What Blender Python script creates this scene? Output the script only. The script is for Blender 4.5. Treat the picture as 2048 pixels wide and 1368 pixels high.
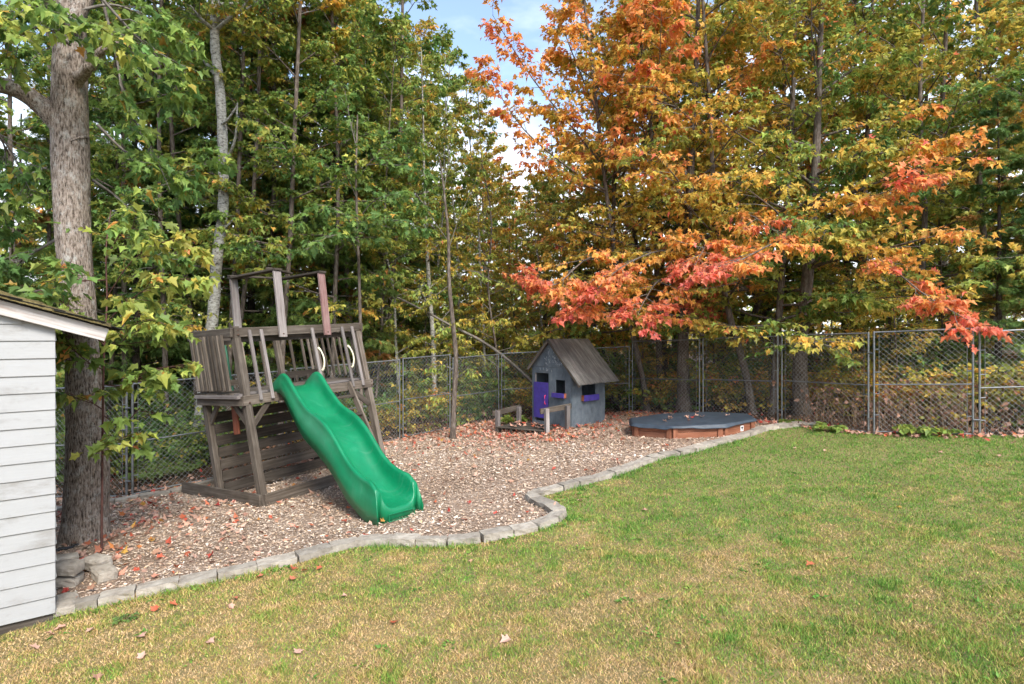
import bpy, bmesh, math, random
import numpy as np
from mathutils import Vector, Matrix

for o in list(bpy.data.objects):
    bpy.data.objects.remove(o)
scene = bpy.context.scene
COL = scene.collection
R = math.radians

# ------------------------------------------------------------------ camera, sky, sun, exposure
F = 1170.0            # focal length in photo pixels (2048 wide)
HZ = 667.0            # horizon row in the photo
CAMZ = 2.2
cam = bpy.data.cameras.new('camera')
cam.sensor_width = 36.0
cam.lens = 36.0 * F / 2048.0
cam.shift_y = -(684.0 - HZ) / 2048.0
cam.clip_end = 2000
cam.clip_start = 0.05
camo = bpy.data.objects.new('camera', cam)
COL.objects.link(camo)
camo.location = (0, 0, CAMZ)
camo.rotation_euler = (R(90), 0, 0)
scene.camera = camo

SUN_EL, SUN_AZ = 43.0, 153.0      # azimuth clockwise from +Y (the view direction)
world = bpy.data.worlds.new('World')
scene.world = world
world.use_nodes = True
wn, wl = world.node_tree.nodes, world.node_tree.links
wn.clear()
w_out = wn.new('ShaderNodeOutputWorld')
w_bg = wn.new('ShaderNodeBackground')
w_sky = wn.new('ShaderNodeTexSky')
w_sky.sky_type = 'NISHITA'
w_sky.sun_disc = False
w_sky.sun_elevation = R(SUN_EL)
w_sky.sun_rotation = R(SUN_AZ)
w_sky.air_density = 1.0
w_sky.dust_density = 0.8
w_sky.ozone_density = 1.2
w_bg.inputs['Strength'].default_value = 0.122
w_tc = wn.new('ShaderNodeTexCoord')
w_map = wn.new('ShaderNodeMapping')
w_map.inputs['Scale'].default_value = (1.0, 1.0, 2.6)
w_noise = wn.new('ShaderNodeTexNoise')
w_noise.inputs['Scale'].default_value = 1.6
w_noise.inputs['Detail'].default_value = 7
w_noise.inputs['Roughness'].default_value = 0.55
w_ramp = wn.new('ShaderNodeValToRGB')
w_ramp.color_ramp.elements[0].position = 0.40
w_ramp.color_ramp.elements[1].position = 0.66
w_ramp.color_ramp.elements[0].color = (0.06, 0.06, 0.06, 1)
w_ramp.color_ramp.elements[1].color = (0.95, 0.95, 0.95, 1)
w_mix = wn.new('ShaderNodeMix')
w_mix.data_type = 'RGBA'
w_mix.inputs[7].default_value = (5.2, 5.4, 5.7, 1)
wl.new(w_tc.outputs['Generated'], w_map.inputs['Vector'])
wl.new(w_map.outputs['Vector'], w_noise.inputs['Vector'])
w_sep = wn.new('ShaderNodeSeparateXYZ')
wl.new(w_tc.outputs['Generated'], w_sep.inputs[0])
w_low = wn.new('ShaderNodeMath'); w_low.operation = 'MULTIPLY_ADD'
w_low.inputs[1].default_value = -1.15
w_low.inputs[2].default_value = 0.30
wl.new(w_sep.outputs['Z'], w_low.inputs[0])
w_cl = wn.new('ShaderNodeMath'); w_cl.operation = 'MAXIMUM'; w_cl.inputs[1].default_value = -0.10
wl.new(w_low.outputs[0], w_cl.inputs[0])
w_add = wn.new('ShaderNodeMath'); w_add.operation = 'ADD'
wl.new(w_noise.outputs['Fac'], w_add.inputs[0]); wl.new(w_cl.outputs[0], w_add.inputs[1])
wl.new(w_add.outputs[0], w_ramp.inputs['Fac'])
wl.new(w_ramp.outputs['Color'], w_mix.inputs['Factor'])
wl.new(w_sky.outputs['Color'], w_mix.inputs[6])
wl.new(w_mix.outputs[2], w_bg.inputs['Color'])
wl.new(w_bg.outputs['Background'], w_out.inputs['Surface'])

sl = bpy.data.lights.new('sun', 'SUN')
sl.energy = 2.1
sl.angle = R(22)
sl.color = (1.0, 0.965, 0.9)
so = bpy.data.objects.new('sun', sl)
COL.objects.link(so)
_az, _el = R(SUN_AZ), R(SUN_EL)
sdir = Vector((math.sin(_az) * math.cos(_el), math.cos(_az) * math.cos(_el), math.sin(_el)))
so.rotation_euler = (-sdir).to_track_quat('-Z', 'Y').to_euler()
so.location = (5, -10, 20)

vs = scene.view_settings
vs.view_transform = 'Standard'
vs.look = 'None'
vs.gamma = 1.0
vs.use_curve_mapping = False
vs.exposure = 1.56
scene.cycles.max_bounces = 6
scene.cycles.diffuse_bounces = 4
scene.cycles.adaptive_threshold = 0.03
scene.cycles.transmission_bounces = 4
scene.cycles.use_denoising = True

# ------------------------------------------------------------------ coordinates and noise
SLOPE = 0.066


def vnoise(x, y, seed=0):
    x = np.asarray(x, float); y = np.asarray(y, float)
    xi = np.floor(x).astype(np.int64); yi = np.floor(y).astype(np.int64)
    fx = x - xi; fy = y - yi
    fx = fx * fx * (3 - 2 * fx); fy = fy * fy * (3 - 2 * fy)

    def h(a, b):
        n = (a * 374761393 + b * 668265263 + seed * 974634217) & 0xffffffff
        n = ((n ^ (n >> 13)) * 1274126177) & 0xffffffff
        n = n ^ (n >> 16)
        return (n & 0xffffff) / float(0xffffff)
    return (h(xi, yi) * (1 - fx) + h(xi + 1, yi) * fx) * (1 - fy) + (h(xi, yi + 1) * (1 - fx) + h(xi + 1, yi + 1) * fx) * fy


def fbm(x, y, seed=0, octv=4):
    s = 0; a = 0.5; t = 0
    for i in range(octv):
        s = s + a * vnoise(x, y, seed + i * 17); t += a
        x = np.asarray(x) * 2.03; y = np.asarray(y) * 2.03; a *= 0.5
    return s / t


def gh(x, y):
    """height of the ground"""
    x = np.asarray(x, float); y = np.asarray(y, float)
    return SLOPE * np.clip(x, -14, 14) + 0.03 * (fbm(x * 0.8, y * 0.8, 3, 2) - 0.5)


def gz(x, y):
    return float(gh(x, y))


def at(px, py, Y):
    return np.array([(px - 1024.0) / F * Y, Y, CAMZ + (HZ - py) / F * Y])


def on_ground(px, py):
    dx = (px - 1024.0) / F; dz = (HZ - py) / F
    t = CAMZ / (SLOPE * dx - dz)
    return np.array([dx * t, t])


def inside(px, py, poly):
    """vectorised even-odd point in polygon"""
    px = np.asarray(px); py = np.asarray(py)
    c = np.zeros(px.shape, bool)
    n = len(poly)
    for i in range(n):
        x1, y1 = poly[i]; x2, y2 = poly[(i + 1) % n]
        if y1 == y2:
            continue
        cond = ((y1 > py) != (y2 > py)) & (px < (x2 - x1) * (py - y1) / (y2 - y1) + x1)
        c ^= cond
    return c


# ------------------------------------------------------------------ object helpers
def link(o):
    COL.objects.link(o)
    return o


def tag(o, label=None, cat=None, group=None, kind=None):
    if label: o['label'] = label
    if cat: o['category'] = cat
    if group: o['group'] = group
    if kind: o['kind'] = kind
    return o


def empty(name, loc, label, cat, group=None):
    o = link(bpy.data.objects.new(name, None))
    o.empty_display_size = 0.1
    o.location = loc
    return tag(o, label, cat, group)


def np_mesh(name, verts, tris, attrs=None, smooth=False):
    """mesh from numpy arrays; attrs: {name: (type, domain, values)}"""
    me = bpy.data.meshes.new(name)
    verts = np.ascontiguousarray(verts, dtype=np.float32); tris = np.ascontiguousarray(tris, dtype=np.int32)
    k = tris.shape[1]
    me.vertices.add(len(verts)); me.vertices.foreach_set('co', verts.ravel())
    me.loops.add(tris.size); me.loops.foreach_set('vertex_index', tris.ravel())
    me.polygons.add(len(tris))
    me.polygons.foreach_set('loop_start', np.arange(0, tris.size, k, dtype=np.int32))
    try:
        me.polygons.foreach_set('loop_total', np.full(len(tris), k, dtype=np.int32))
    except Exception:
        pass
    me.polygons.foreach_set('use_smooth', np.full(len(tris), smooth, dtype=bool))
    for an, (ty, dom, val) in (attrs or {}).items():
        a = me.attributes.new(an, ty, dom)
        a.data.foreach_set('color' if ty == 'FLOAT_COLOR' else 'value', np.ascontiguousarray(val, dtype=np.float32).ravel())
    me.update(calc_edges=True)
    return me


def mobj(name, me, mat, parent=None):
    o = link(bpy.data.objects.new(name, me))
    if mat is not None and len(me.materials) == 0:
        me.materials.append(mat)
    if parent is not None:
        o.parent = parent
        o.matrix_parent_inverse = parent_inv(parent)
    return o


def parent_inv(p):
    m = p.matrix_basis.copy()
    q = p
    while q.parent is not None:
        m = q.parent.matrix_basis @ m if q.parent.parent is None else q.parent.matrix_basis @ m
        q = q.parent
    # parts hang under parents whose own transforms are plain world transforms
    return world_of(p).inverted()


def world_of(o):
    if o.parent is None:
        return o.matrix_basis.copy()
    return world_of(o.parent) @ o.matrix_parent_inverse @ o.matrix_basis


def bm_box(bm, lx, ly, lz, bev=0.004, mat=None):
    r = bmesh.ops.create_cube(bm, size=1.0)
    bmesh.ops.scale(bm, vec=(lx, ly, lz), verts=r['verts'])
    if bev > 0:
        es = {e for v in r['verts'] for e in v.link_edges}
        bmesh.ops.bevel(bm, geom=list(es), offset=min(bev, 0.3 * min(lx, ly, lz)), segments=1, affect='EDGES', profile=0.5)


_boxcache = {}


def box_mesh(name, lx, ly, lz, bev=0.004, mat=None):
    key = (round(lx, 4), round(ly, 4), round(lz, 4), bev, mat.name if mat else None)
    if key in _boxcache:
        return _boxcache[key]
    bm = bmesh.new(); bm_box(bm, lx, ly, lz, bev)
    me = bpy.data.meshes.new(name); bm.to_mesh(me); bm.free()
    if mat: me.materials.append(mat)
    _boxcache[key] = me
    return me


def frame_matrix(p0, p1, up=(0, 0, 1)):
    p0 = Vector(p0); p1 = Vector(p1)
    x = (p1 - p0).normalized()
    z = Vector(up); z = z - z.dot(x) * x
    if z.length < 1e-4:
        z = Vector((0, 1, 0)); z = z - z.dot(x) * x
    z.normalize(); y = z.cross(x)
    m = Matrix((x, y, z)).transposed().to_4x4()
    m.translation = (p0 + p1) / 2
    return m


def beam(name, p0, p1, width, thick, mat, parent=None, up=(0, 0, 1), bev=0.004):
    """a board from p0 to p1; width along 'up', thick across; its own X axis runs along the grain"""
    L = (Vector(p1) - Vector(p0)).length
    me = box_mesh(name, L, thick, width, bev, mat)
    o = mobj(name, me, mat, parent)
    o.matrix_basis = frame_matrix(p0, p1, up)
    return o


def cross(a, b):
    a0, a1, a2 = a[..., 0], a[..., 1], a[..., 2]; b0, b1, b2 = b[..., 0], b[..., 1], b[..., 2]
    return np.stack([a1 * b2 - a2 * b1, a2 * b0 - a0 * b2, a0 * b1 - a1 * b0], -1)


UP = np.array([0, 0, 1.0])


def tube_arrays(polys, sides):
    """polys: list of (pts Nx3, radii N) -> verts, tris; polylines of equal length are handled together"""
    V = []; T = []; off = 0
    ang = np.arange(sides) * 2 * math.pi / sides
    ca, sa = np.cos(ang), np.sin(ang)
    groups = {}
    for pts, rad in polys:
        if len(pts) > 1: groups.setdefault(len(pts), []).append((pts, rad))
    for n, items in groups.items():
        P = np.array([it[0] for it in items], float)                                   # m, n, 3
        Rr = np.array([np.broadcast_to(np.asarray(it[1], float), (n,)) for it in items])
        tan = np.gradient(P, axis=1)
        tan /= np.maximum(np.sqrt((tan * tan).sum(-1, keepdims=True)), 1e-9)
        steep = np.abs(tan[:, :, 2]).mean(1) >= 0.8
        ref = np.where(steep[:, None, None], np.array([1.0, 0, 0]), UP) + 0 * tan
        a = cross(tan, ref); a /= np.maximum(np.sqrt((a * a).sum(-1, keepdims=True)), 1e-9)
        b = cross(tan, a)
        ring = P[:, :, None, :] + Rr[:, :, None, None] * (ca[:, None] * a[:, :, None, :] + sa[:, None] * b[:, :, None, :])
        m = len(items)
        V.append(ring.reshape(-1, 3))
        i = np.arange(n - 1)[:, None] * sides; j = np.arange(sides)[None, :]; j2 = (j + 1) % sides
        q = np.stack([i + j, i + j2, i + sides + j2, i + sides + j], -1).reshape(-1, 4)
        q = (q[None] + (np.arange(m) * n * sides)[:, None, None]).reshape(-1, 4) + off
        T.append(q[:, [0, 1, 2]]); T.append(q[:, [0, 2, 3]])
        off += m * n * sides
    return np.concatenate(V), np.concatenate(T)


def tube_obj(name, polys, sides, mat, parent=None, smooth=True):
    v, t = tube_arrays(polys, sides)
    return mobj(name, np_mesh(name, v, t, smooth=smooth), mat, parent)


def smooth_path(pts, n):
    """Catmull-Rom resample"""
    P = np.asarray(pts, float)
    if len(P) == 2:
        t = np.linspace(0, 1, n)[:, None]
        return P[0] * (1 - t) + P[1] * t
    Q = np.vstack([2 * P[0] - P[1], P, 2 * P[-1] - P[-2]])
    m = len(P) - 1
    out = []
    for s in np.linspace(0, m - 1e-9, n):
        i = int(s); t = s - i
        p0, p1, p2, p3 = Q[i], Q[i + 1], Q[i + 2], Q[i + 3]
        out.append(0.5 * ((2 * p1) + (-p0 + p2) * t + (2 * p0 - 5 * p1 + 4 * p2 - p3) * t * t + (-p0 + 3 * p1 - 3 * p2 + p3) * t ** 3))
    return np.array(out)


# ------------------------------------------------------------------ materials
def new_mat(name):
    m = bpy.data.materials.new(name); m.use_nodes = True
    nt = m.node_tree; nt.nodes.clear()
    out = nt.nodes.new('ShaderNodeOutputMaterial')
    b = nt.nodes.new('ShaderNodeBsdfPrincipled')
    nt.links.new(b.outputs[0], out.inputs[0])
    return m, nt, b, out


def nd(nt, ty, **kw):
    n = nt.nodes.new(ty)
    for k, v in kw.items():
        if k in n.inputs.keys(): n.inputs[k].default_value = v
        else: setattr(n, k, v)
    return n


def ramp(nt, stops):
    n = nt.nodes.new('ShaderNodeValToRGB')
    e = n.color_ramp.elements
    while len(e) < len(stops): e.new(0.5)
    for i, (p, c) in enumerate(stops):
        e[i].position = p; e[i].color = (*c, 1) if len(c) == 3 else c
    return n


def obj_vec(nt, scale, rnd=True):
    """object coordinates, scaled, shifted by a random amount for each object"""
    tc = nd(nt, 'ShaderNodeTexCoord')
    mp = nd(nt, 'ShaderNodeMapping'); mp.inputs['Scale'].default_value = scale
    nt.links.new(tc.outputs['Object'], mp.inputs['Vector'])
    if rnd:
        oi = nd(nt, 'ShaderNodeObjectInfo')
        mu = nd(nt, 'ShaderNodeMath', operation='MULTIPLY'); mu.inputs[1].default_value = 57.0
        nt.links.new(oi.outputs['Random'], mu.inputs[0])
        nt.links.new(mu.outputs[0], mp.inputs['Location'])
    return mp.outputs['Vector']


def bump(nt, bsdf, h, strength=0.3, dist=0.01):
    b = nd(nt, 'ShaderNodeBump', Strength=strength, Distance=dist)
    nt.links.new(h, b.inputs['Height'])
    nt.links.new(b.outputs['Normal'], bsdf.inputs['Normal'])
    return b


def wood_mat(name, dark, mid, light, rough=0.85, grain=38.0, var=0.35):
    m, nt, b, out = new_mat(name)
    L = nt.links.new
    n1 = nd(nt, 'ShaderNodeTexNoise', Scale=1.0, Detail=5.0, Roughness=0.65)
    L(obj_vec(nt, (1.6, grain, grain)), n1.inputs['Vector'])
    n2 = nd(nt, 'ShaderNodeTexNoise', Scale=3.2, Detail=4.0, Roughness=0.6)
    L(obj_vec(nt, (0.8, 1.5, 1.5)), n2.inputs['Vector'])
    rp = ramp(nt, [(0.28, dark), (0.5, mid), (0.75, light)])
    mx = nd(nt, 'ShaderNodeMath', operation='MULTIPLY_ADD'); mx.inputs[1].default_value = 0.62
    sc = nd(nt, 'ShaderNodeMath', operation='MULTIPLY'); sc.inputs[1].default_value = 0.4
    L(n1.outputs['Fac'], mx.inputs[0]); L(n2.outputs['Fac'], sc.inputs[0]); L(sc.outputs[0], mx.inputs[2])
    L(mx.outputs[0], rp.inputs['Fac'])
    oi = nd(nt, 'ShaderNodeObjectInfo')
    mr = nd(nt, 'ShaderNodeMapRange'); mr.inputs['To Min'].default_value = 1 - var; mr.inputs['To Max'].default_value = 1 + var
    L(oi.outputs['Random'], mr.inputs['Value'])
    hs = nd(nt, 'ShaderNodeHueSaturation')
    L(rp.outputs['Color'], hs.inputs['Color']); L(mr.outputs[0], hs.inputs['Value'])
    L(hs.outputs[0], b.inputs['Base Color'])
    b.inputs['Roughness'].default_value = rough
    b.inputs['Specular IOR Level'].default_value = 0.25
    bump(nt, b, n1.outputs['Fac'], 0.6, 0.006)
    return m


def plain_mat(name, col, rough=0.6, metal=0.0, nscale=8.0, var=0.18, bumpd=0.0, spec=0.4):
    m, nt, b, out = new_mat(name)
    L = nt.links.new
    n = nd(nt, 'ShaderNodeTexNoise', Scale=nscale, Detail=5.0, Roughness=0.6)
    L(obj_vec(nt, (1, 1, 1)), n.inputs['Vector'])
    lo = tuple(c * (1 - var) for c in col); hi = tuple(min(1, c * (1 + var)) for c in col)
    rp = ramp(nt, [(0.3, lo), (0.7, hi)])
    L(n.outputs['Fac'], rp.inputs['Fac']); L(rp.outputs['Color'], b.inputs['Base Color'])
    b.inputs['Roughness'].default_value = rough
    b.inputs['Metallic'].default_value = metal
    b.inputs['Specular IOR Level'].default_value = spec
    if bumpd: bump(nt, b, n.outputs['Fac'], 0.5, bumpd)
    return m


def leaf_mat(name, stops, transl=0.4, rough=0.5, attr='hue', objvar=0.0):
    m, nt, b, out = new_mat(name)
    L = nt.links.new
    a = nd(nt, 'ShaderNodeAttribute', attribute_name=attr)
    fac = a.outputs['Fac']
    if objvar:
        oi = nd(nt, 'ShaderNodeObjectInfo')
        mr = nd(nt, 'ShaderNodeMapRange'); mr.inputs['To Min'].default_value = -objvar; mr.inputs['To Max'].default_value = objvar
        L(oi.outputs['Random'], mr.inputs['Value'])
        ad = nd(nt, 'ShaderNodeMath', operation='ADD'); L(fac, ad.inputs[0]); L(mr.outputs[0], ad.inputs[1]); fac = ad.outputs[0]
    rp = ramp(nt, stops); L(fac, rp.inputs['Fac'])
    av = nd(nt, 'ShaderNodeAttribute', attribute_name='val')
    hs = nd(nt, 'ShaderNodeHueSaturation'); L(av.outputs['Fac'], hs.inputs['Value']); L(rp.outputs['Color'], hs.inputs['Color'])
    L(hs.outputs[0], b.inputs['Base Color'])
    b.inputs['Roughness'].default_value = rough
    b.inputs['Specular IOR Level'].default_value = 0.3
    tr = nd(nt, 'ShaderNodeBsdfTranslucent'); L(hs.outputs[0], tr.inputs['Color'])
    mx = nd(nt, 'ShaderNodeMixShader'); mx.inputs[0].default_value = transl
    L(b.outputs[0], mx.inputs[1]); L(tr.outputs[0], mx.inputs[2]); L(mx.outputs[0], out.inputs[0])
    return m


M = {}
# colour of a leaf = what it reflects plus what it lets through (the shader splits it between the two)
LEAF_STOPS = [(0.0, (0.125, 0.235, 0.065)), (0.18, (0.25, 0.345, 0.075)), (0.34, (0.45, 0.43, 0.09)),
              (0.48, (0.67, 0.48, 0.09)), (0.64, (0.79, 0.40, 0.10)), (0.80, (0.80, 0.29, 0.13)), (1.0, (0.74, 0.18, 0.14))]
M['leaf'] = leaf_mat('autumn_leaf', LEAF_STOPS, 0.48)
M['leaf_far'] = leaf_mat('far_leaf', LEAF_STOPS, 0.48, objvar=0.07)
M['needle'] = leaf_mat('cedar_frond', [(0.0, (0.09, 0.18, 0.055)), (0.35, (0.18, 0.275, 0.07)), (0.6, (0.24, 0.26, 0.06)), (0.8, (0.44, 0.21, 0.065)), (1.0, (0.36, 0.14, 0.05))], 0.45, objvar=0.03)
M['litter'] = leaf_mat('fallen_leaf', [(0.0, (0.16, 0.075, 0.04)), (0.3, (0.36, 0.20, 0.13)), (0.55, (0.52, 0.32, 0.24)), (0.75, (0.46, 0.13, 0.06)), (0.9, (0.40, 0.045, 0.04)), (1.0, (0.52, 0.30, 0.06))], 0.15, 0.7)
M['chips'] = leaf_mat('wood_chip', [(0.0, (0.20, 0.125, 0.08)), (0.25, (0.38, 0.26, 0.175)), (0.5, (0.51, 0.385, 0.285)), (0.75, (0.57, 0.47, 0.38)), (0.9, (0.54, 0.33, 0.16)), (1.0, (0.64, 0.56, 0.48))], 0.0, 0.85)
M['grass'] = leaf_mat('grass_blade', [(0.0, (0.095, 0.23, 0.035)), (0.3, (0.21, 0.345, 0.055)), (0.5, (0.38, 0.355, 0.085)), (0.7, (0.54, 0.345, 0.145)), (1.0, (0.65, 0.455, 0.25))], 0.3, 0.6)

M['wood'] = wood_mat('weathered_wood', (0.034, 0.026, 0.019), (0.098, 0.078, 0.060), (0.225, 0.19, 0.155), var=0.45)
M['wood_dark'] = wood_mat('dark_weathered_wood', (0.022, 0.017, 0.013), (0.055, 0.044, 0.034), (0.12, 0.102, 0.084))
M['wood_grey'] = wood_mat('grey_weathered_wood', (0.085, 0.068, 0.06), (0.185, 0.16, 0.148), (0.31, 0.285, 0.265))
M['wood_red'] = wood_mat('redwood', (0.13, 0.035, 0.018), (0.25, 0.075, 0.038), (0.34, 0.13, 0.075), rough=0.65)
M['wood_faded_red'] = wood_mat('faded_stained_wood', (0.07, 0.03, 0.026), (0.17, 0.095, 0.085), (0.29, 0.22, 0.20))
M['wood_sand'] = wood_mat('stained_sandbox_wood', (0.12, 0.04, 0.022), (0.23, 0.088, 0.046), (0.33, 0.16, 0.10), rough=0.7, var=0.15)
M['ply'] = wood_mat('weathered_plywood', (0.032, 0.030, 0.027), (0.105, 0.098, 0.088), (0.245, 0.23, 0.21), grain=26.0, var=0.1)
M['rake'] = wood_mat('peeling_painted_board', (0.19, 0.095, 0.05), (0.47, 0.43, 0.40), (0.62, 0.60, 0.58), var=0.05)
M['steel'] = plain_mat('galvanised_steel', (0.20, 0.21, 0.21), 0.5, 0.6, 14.0, 0.25)
M['wire'] = plain_mat('galvanised_wire', (0.27, 0.28, 0.275), 0.55, 0.3, 6.0, 0.25)
M['bolt'] = plain_mat('rusty_bolt', (0.09, 0.05, 0.035), 0.7, 0.4, 40.0, 0.3)
M['handle'] = plain_mat('cream_plastic', (0.66, 0.60, 0.42), 0.45)
M['purple'] = plain_mat('purple_paint', (0.056, 0.038, 0.235), 0.6, 0, 9.0, 0.22, 0.001)
M['pink'] = plain_mat('pink_plastic', (0.55, 0.035, 0.12), 0.4)
M['chalk'] = plain_mat('chalk', (0.5, 0.52, 0.53), 0.95)
M['white'] = plain_mat('white_sticker', (0.8, 0.8, 0.78), 0.5)
M['black'] = plain_mat('black_plastic', (0.012, 0.012, 0.013), 0.5)
M['greenpole'] = plain_mat('dark_green_plastic', (0.006, 0.075, 0.035), 0.4)


def slide_mat():
    m, nt, b, out = new_mat('green_slide_plastic')
    L = nt.links.new
    n = nd(nt, 'ShaderNodeTexNoise', Scale=3.0, Detail=6.0, Roughness=0.65)
    L(obj_vec(nt, (1, 1, 1), False), n.inputs['Vector'])
    rp = ramp(nt, [(0.3, (0.001, 0.14, 0.055)), (0.60, (0.002, 0.18, 0.072)), (0.80, (0.03, 0.24, 0.12))])
    L(n.outputs['Fac'], rp.inputs['Fac'])
    # pale scuffs that run down the chute
    tcs = nd(nt, 'ShaderNodeTexCoord'); ms = nd(nt, 'ShaderNodeMapping')
    ms.inputs['Rotation'].default_value = (0, 0, R(45)); ms.inputs['Scale'].default_value = (2.2, 34, 2.2)
    L(tcs.outputs['Object'], ms.inputs['Vector'])
    ns_ = nd(nt, 'ShaderNodeTexNoise', Scale=1.0, Detail=5.0, Roughness=0.7); L(ms.outputs[0], ns_.inputs['Vector'])
    rs_ = ramp(nt, [(0.56, (0, 0, 0)), (0.74, (0.34, 0.34, 0.34))]); L(ns_.outputs['Fac'], rs_.inputs['Fac'])
    mxs = nd(nt, 'ShaderNodeMix', data_type='RGBA'); L(rs_.outputs['Color'], mxs.inputs['Factor'])
    L(rp.outputs['Color'], mxs.inputs[6]); mxs.inputs[7].default_value = (0.10, 0.27, 0.17, 1)
    L(mxs.outputs[2], b.inputs['Base Color'])
    n2 = nd(nt, 'ShaderNodeTexNoise', Scale=14.0, Detail=4.0)
    L(obj_vec(nt, (1, 1, 1), False), n2.inputs['Vector'])
    rr = nd(nt, 'ShaderNodeMapRange'); rr.inputs['To Min'].default_value = 0.26; rr.inputs['To Max'].default_value = 0.5
    L(n2.outputs['Fac'], rr.inputs['Value']); L(rr.outputs[0], b.inputs['Roughness'])
    n3 = nd(nt, 'ShaderNodeTexNoise', Scale=160.0, Detail=2.0)
    L(obj_vec(nt, (1, 1, 1), False), n3.inputs['Vector'])
    bump(nt, b, n3.outputs['Fac'], 0.08, 0.002)
    b.inputs['Specular IOR Level'].default_value = 0.5
    return m


M['slide'] = slide_mat()


def siding_mat():
    m, nt, b, out = new_mat('white_painted_clapboard')
    L = nt.links.new
    n = nd(nt, 'ShaderNodeTexNoise', Scale=1.0, Detail=5.0, Roughness=0.6)
    L(obj_vec(nt, (3, 50, 50)), n.inputs['Vector'])
    n2 = nd(nt, 'ShaderNodeTexNoise', Scale=2.5, Detail=5.0, Roughness=0.7)
    L(obj_vec(nt, (1, 2.5, 2.5)), n2.inputs['Vector'])
    rp = ramp(nt, [(0.25, (0.225, 0.213, 0.195)), (0.45, (0.318, 0.315, 0.306)), (0.8, (0.345, 0.344, 0.338))])
    L(n2.outputs['Fac'], rp.inputs['Fac']); L(rp.outputs['Color'], b.inputs['Base Color'])
    b.inputs['Roughness'].default_value = 0.55
    bump(nt, b, n.outputs['Fac'], 0.35, 0.003)
    return m


M['siding'] = siding_mat()


def house_mat():
    m, nt, b, out = new_mat('scuffed_blue_grey_paint')
    L = nt.links.new
    n = nd(nt, 'ShaderNodeTexNoise', Scale=7.0, Detail=8.0, Roughness=0.75)
    L(obj_vec(nt, (1, 1, 0.6), False), n.inputs['Vector'])
    rp = ramp(nt, [(0.25, (0.05, 0.062, 0.075)), (0.5, (0.105, 0.127, 0.146)), (0.66, (0.145, 0.17, 0.188)), (0.82, (0.26, 0.28, 0.29))])
    L(n.outputs['Fac'], rp.inputs['Fac']); L(rp.outputs['Color'], b.inputs['Base Color'])
    b.inputs['Roughness'].default_value = 0.8
    bump(nt, b, n.outputs['Fac'], 0.25, 0.004)
    return m


M['house'] = house_mat()


def stone_mat():
    m, nt, b, out = new_mat('concrete_edging_stone')
    L = nt.links.new
    v = obj_vec(nt, (1, 1, 1))
    n = nd(nt, 'ShaderNodeTexNoise', Scale=9.0, Detail=8.0, Roughness=0.7); L(v, n.inputs['Vector'])
    n2 = nd(nt, 'ShaderNodeTexNoise', Scale=90.0, Detail=3.0); L(v, n2.inputs['Vector'])
    rp = ramp(nt, [(0.25, (0.16, 0.13, 0.098)), (0.5, (0.31, 0.27, 0.218)), (0.75, (0.43, 0.385, 0.32))])
    L(n.outputs['Fac'], rp.inputs['Fac'])
    oi = nd(nt, 'ShaderNodeObjectInfo')
    mr = nd(nt, 'ShaderNodeMapRange'); mr.inputs['To Min'].default_value = 0.78; mr.inputs['To Max'].default_value = 1.2
    L(oi.outputs['Random'], mr.inputs['Value'])
    hs = nd(nt, 'ShaderNodeHueSaturation'); L(rp.outputs['Color'], hs.inputs['Color']); L(mr.outputs[0], hs.inputs['Value'])
    L(hs.outputs[0], b.inputs['Base Color'])
    b.inputs['Roughness'].default_value = 0.95
    ad = nd(nt, 'ShaderNodeMath', operation='ADD'); L(n.outputs['Fac'], ad.inputs[0]); L(n2.outputs['Fac'], ad.inputs[1])
    bump(nt, b, ad.outputs[0], 0.6, 0.012)
    return m


M['stone'] = stone_mat()


def bark_mat(name, stops, zs, scale, bstr=0.9, bdist=0.03, lichen=None):
    m, nt, b, out = new_mat(name)
    L = nt.links.new
    n = nd(nt, 'ShaderNodeTexNoise', Scale=scale, Detail=6.0, Roughness=0.65)
    L(obj_vec(nt, (1, 1, zs), False), n.inputs['Vector'])
    rp = ramp(nt, stops); L(n.outputs['Fac'], rp.inputs['Fac'])
    col = rp.outputs['Color']
    if lichen:
        n2 = nd(nt, 'ShaderNodeTexNoise', Scale=11.0, Detail=9.0, Roughness=0.8)
        L(obj_vec(nt, (1, 1, 0.8), False), n2.inputs['Vector'])
        r2 = ramp(nt, [(0.52, (0, 0, 0)), (0.62, (0.8, 0.8, 0.8))]); L(n2.outputs['Fac'], r2.inputs['Fac'])
        mx = nd(nt, 'ShaderNodeMix', data_type='RGBA'); L(r2.outputs['Color'], mx.inputs['Factor'])
        L(col, mx.inputs[6]); mx.inputs[7].default_value = (*lichen, 1); col = mx.outputs[2]
    L(col, b.inputs['Base Color'])
    b.inputs['Roughness'].default_value = 0.95
    b.inputs['Specular IOR Level'].default_value = 0.15
    bump(nt, b, n.outputs['Fac'], bstr, bdist)
    return m


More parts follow.
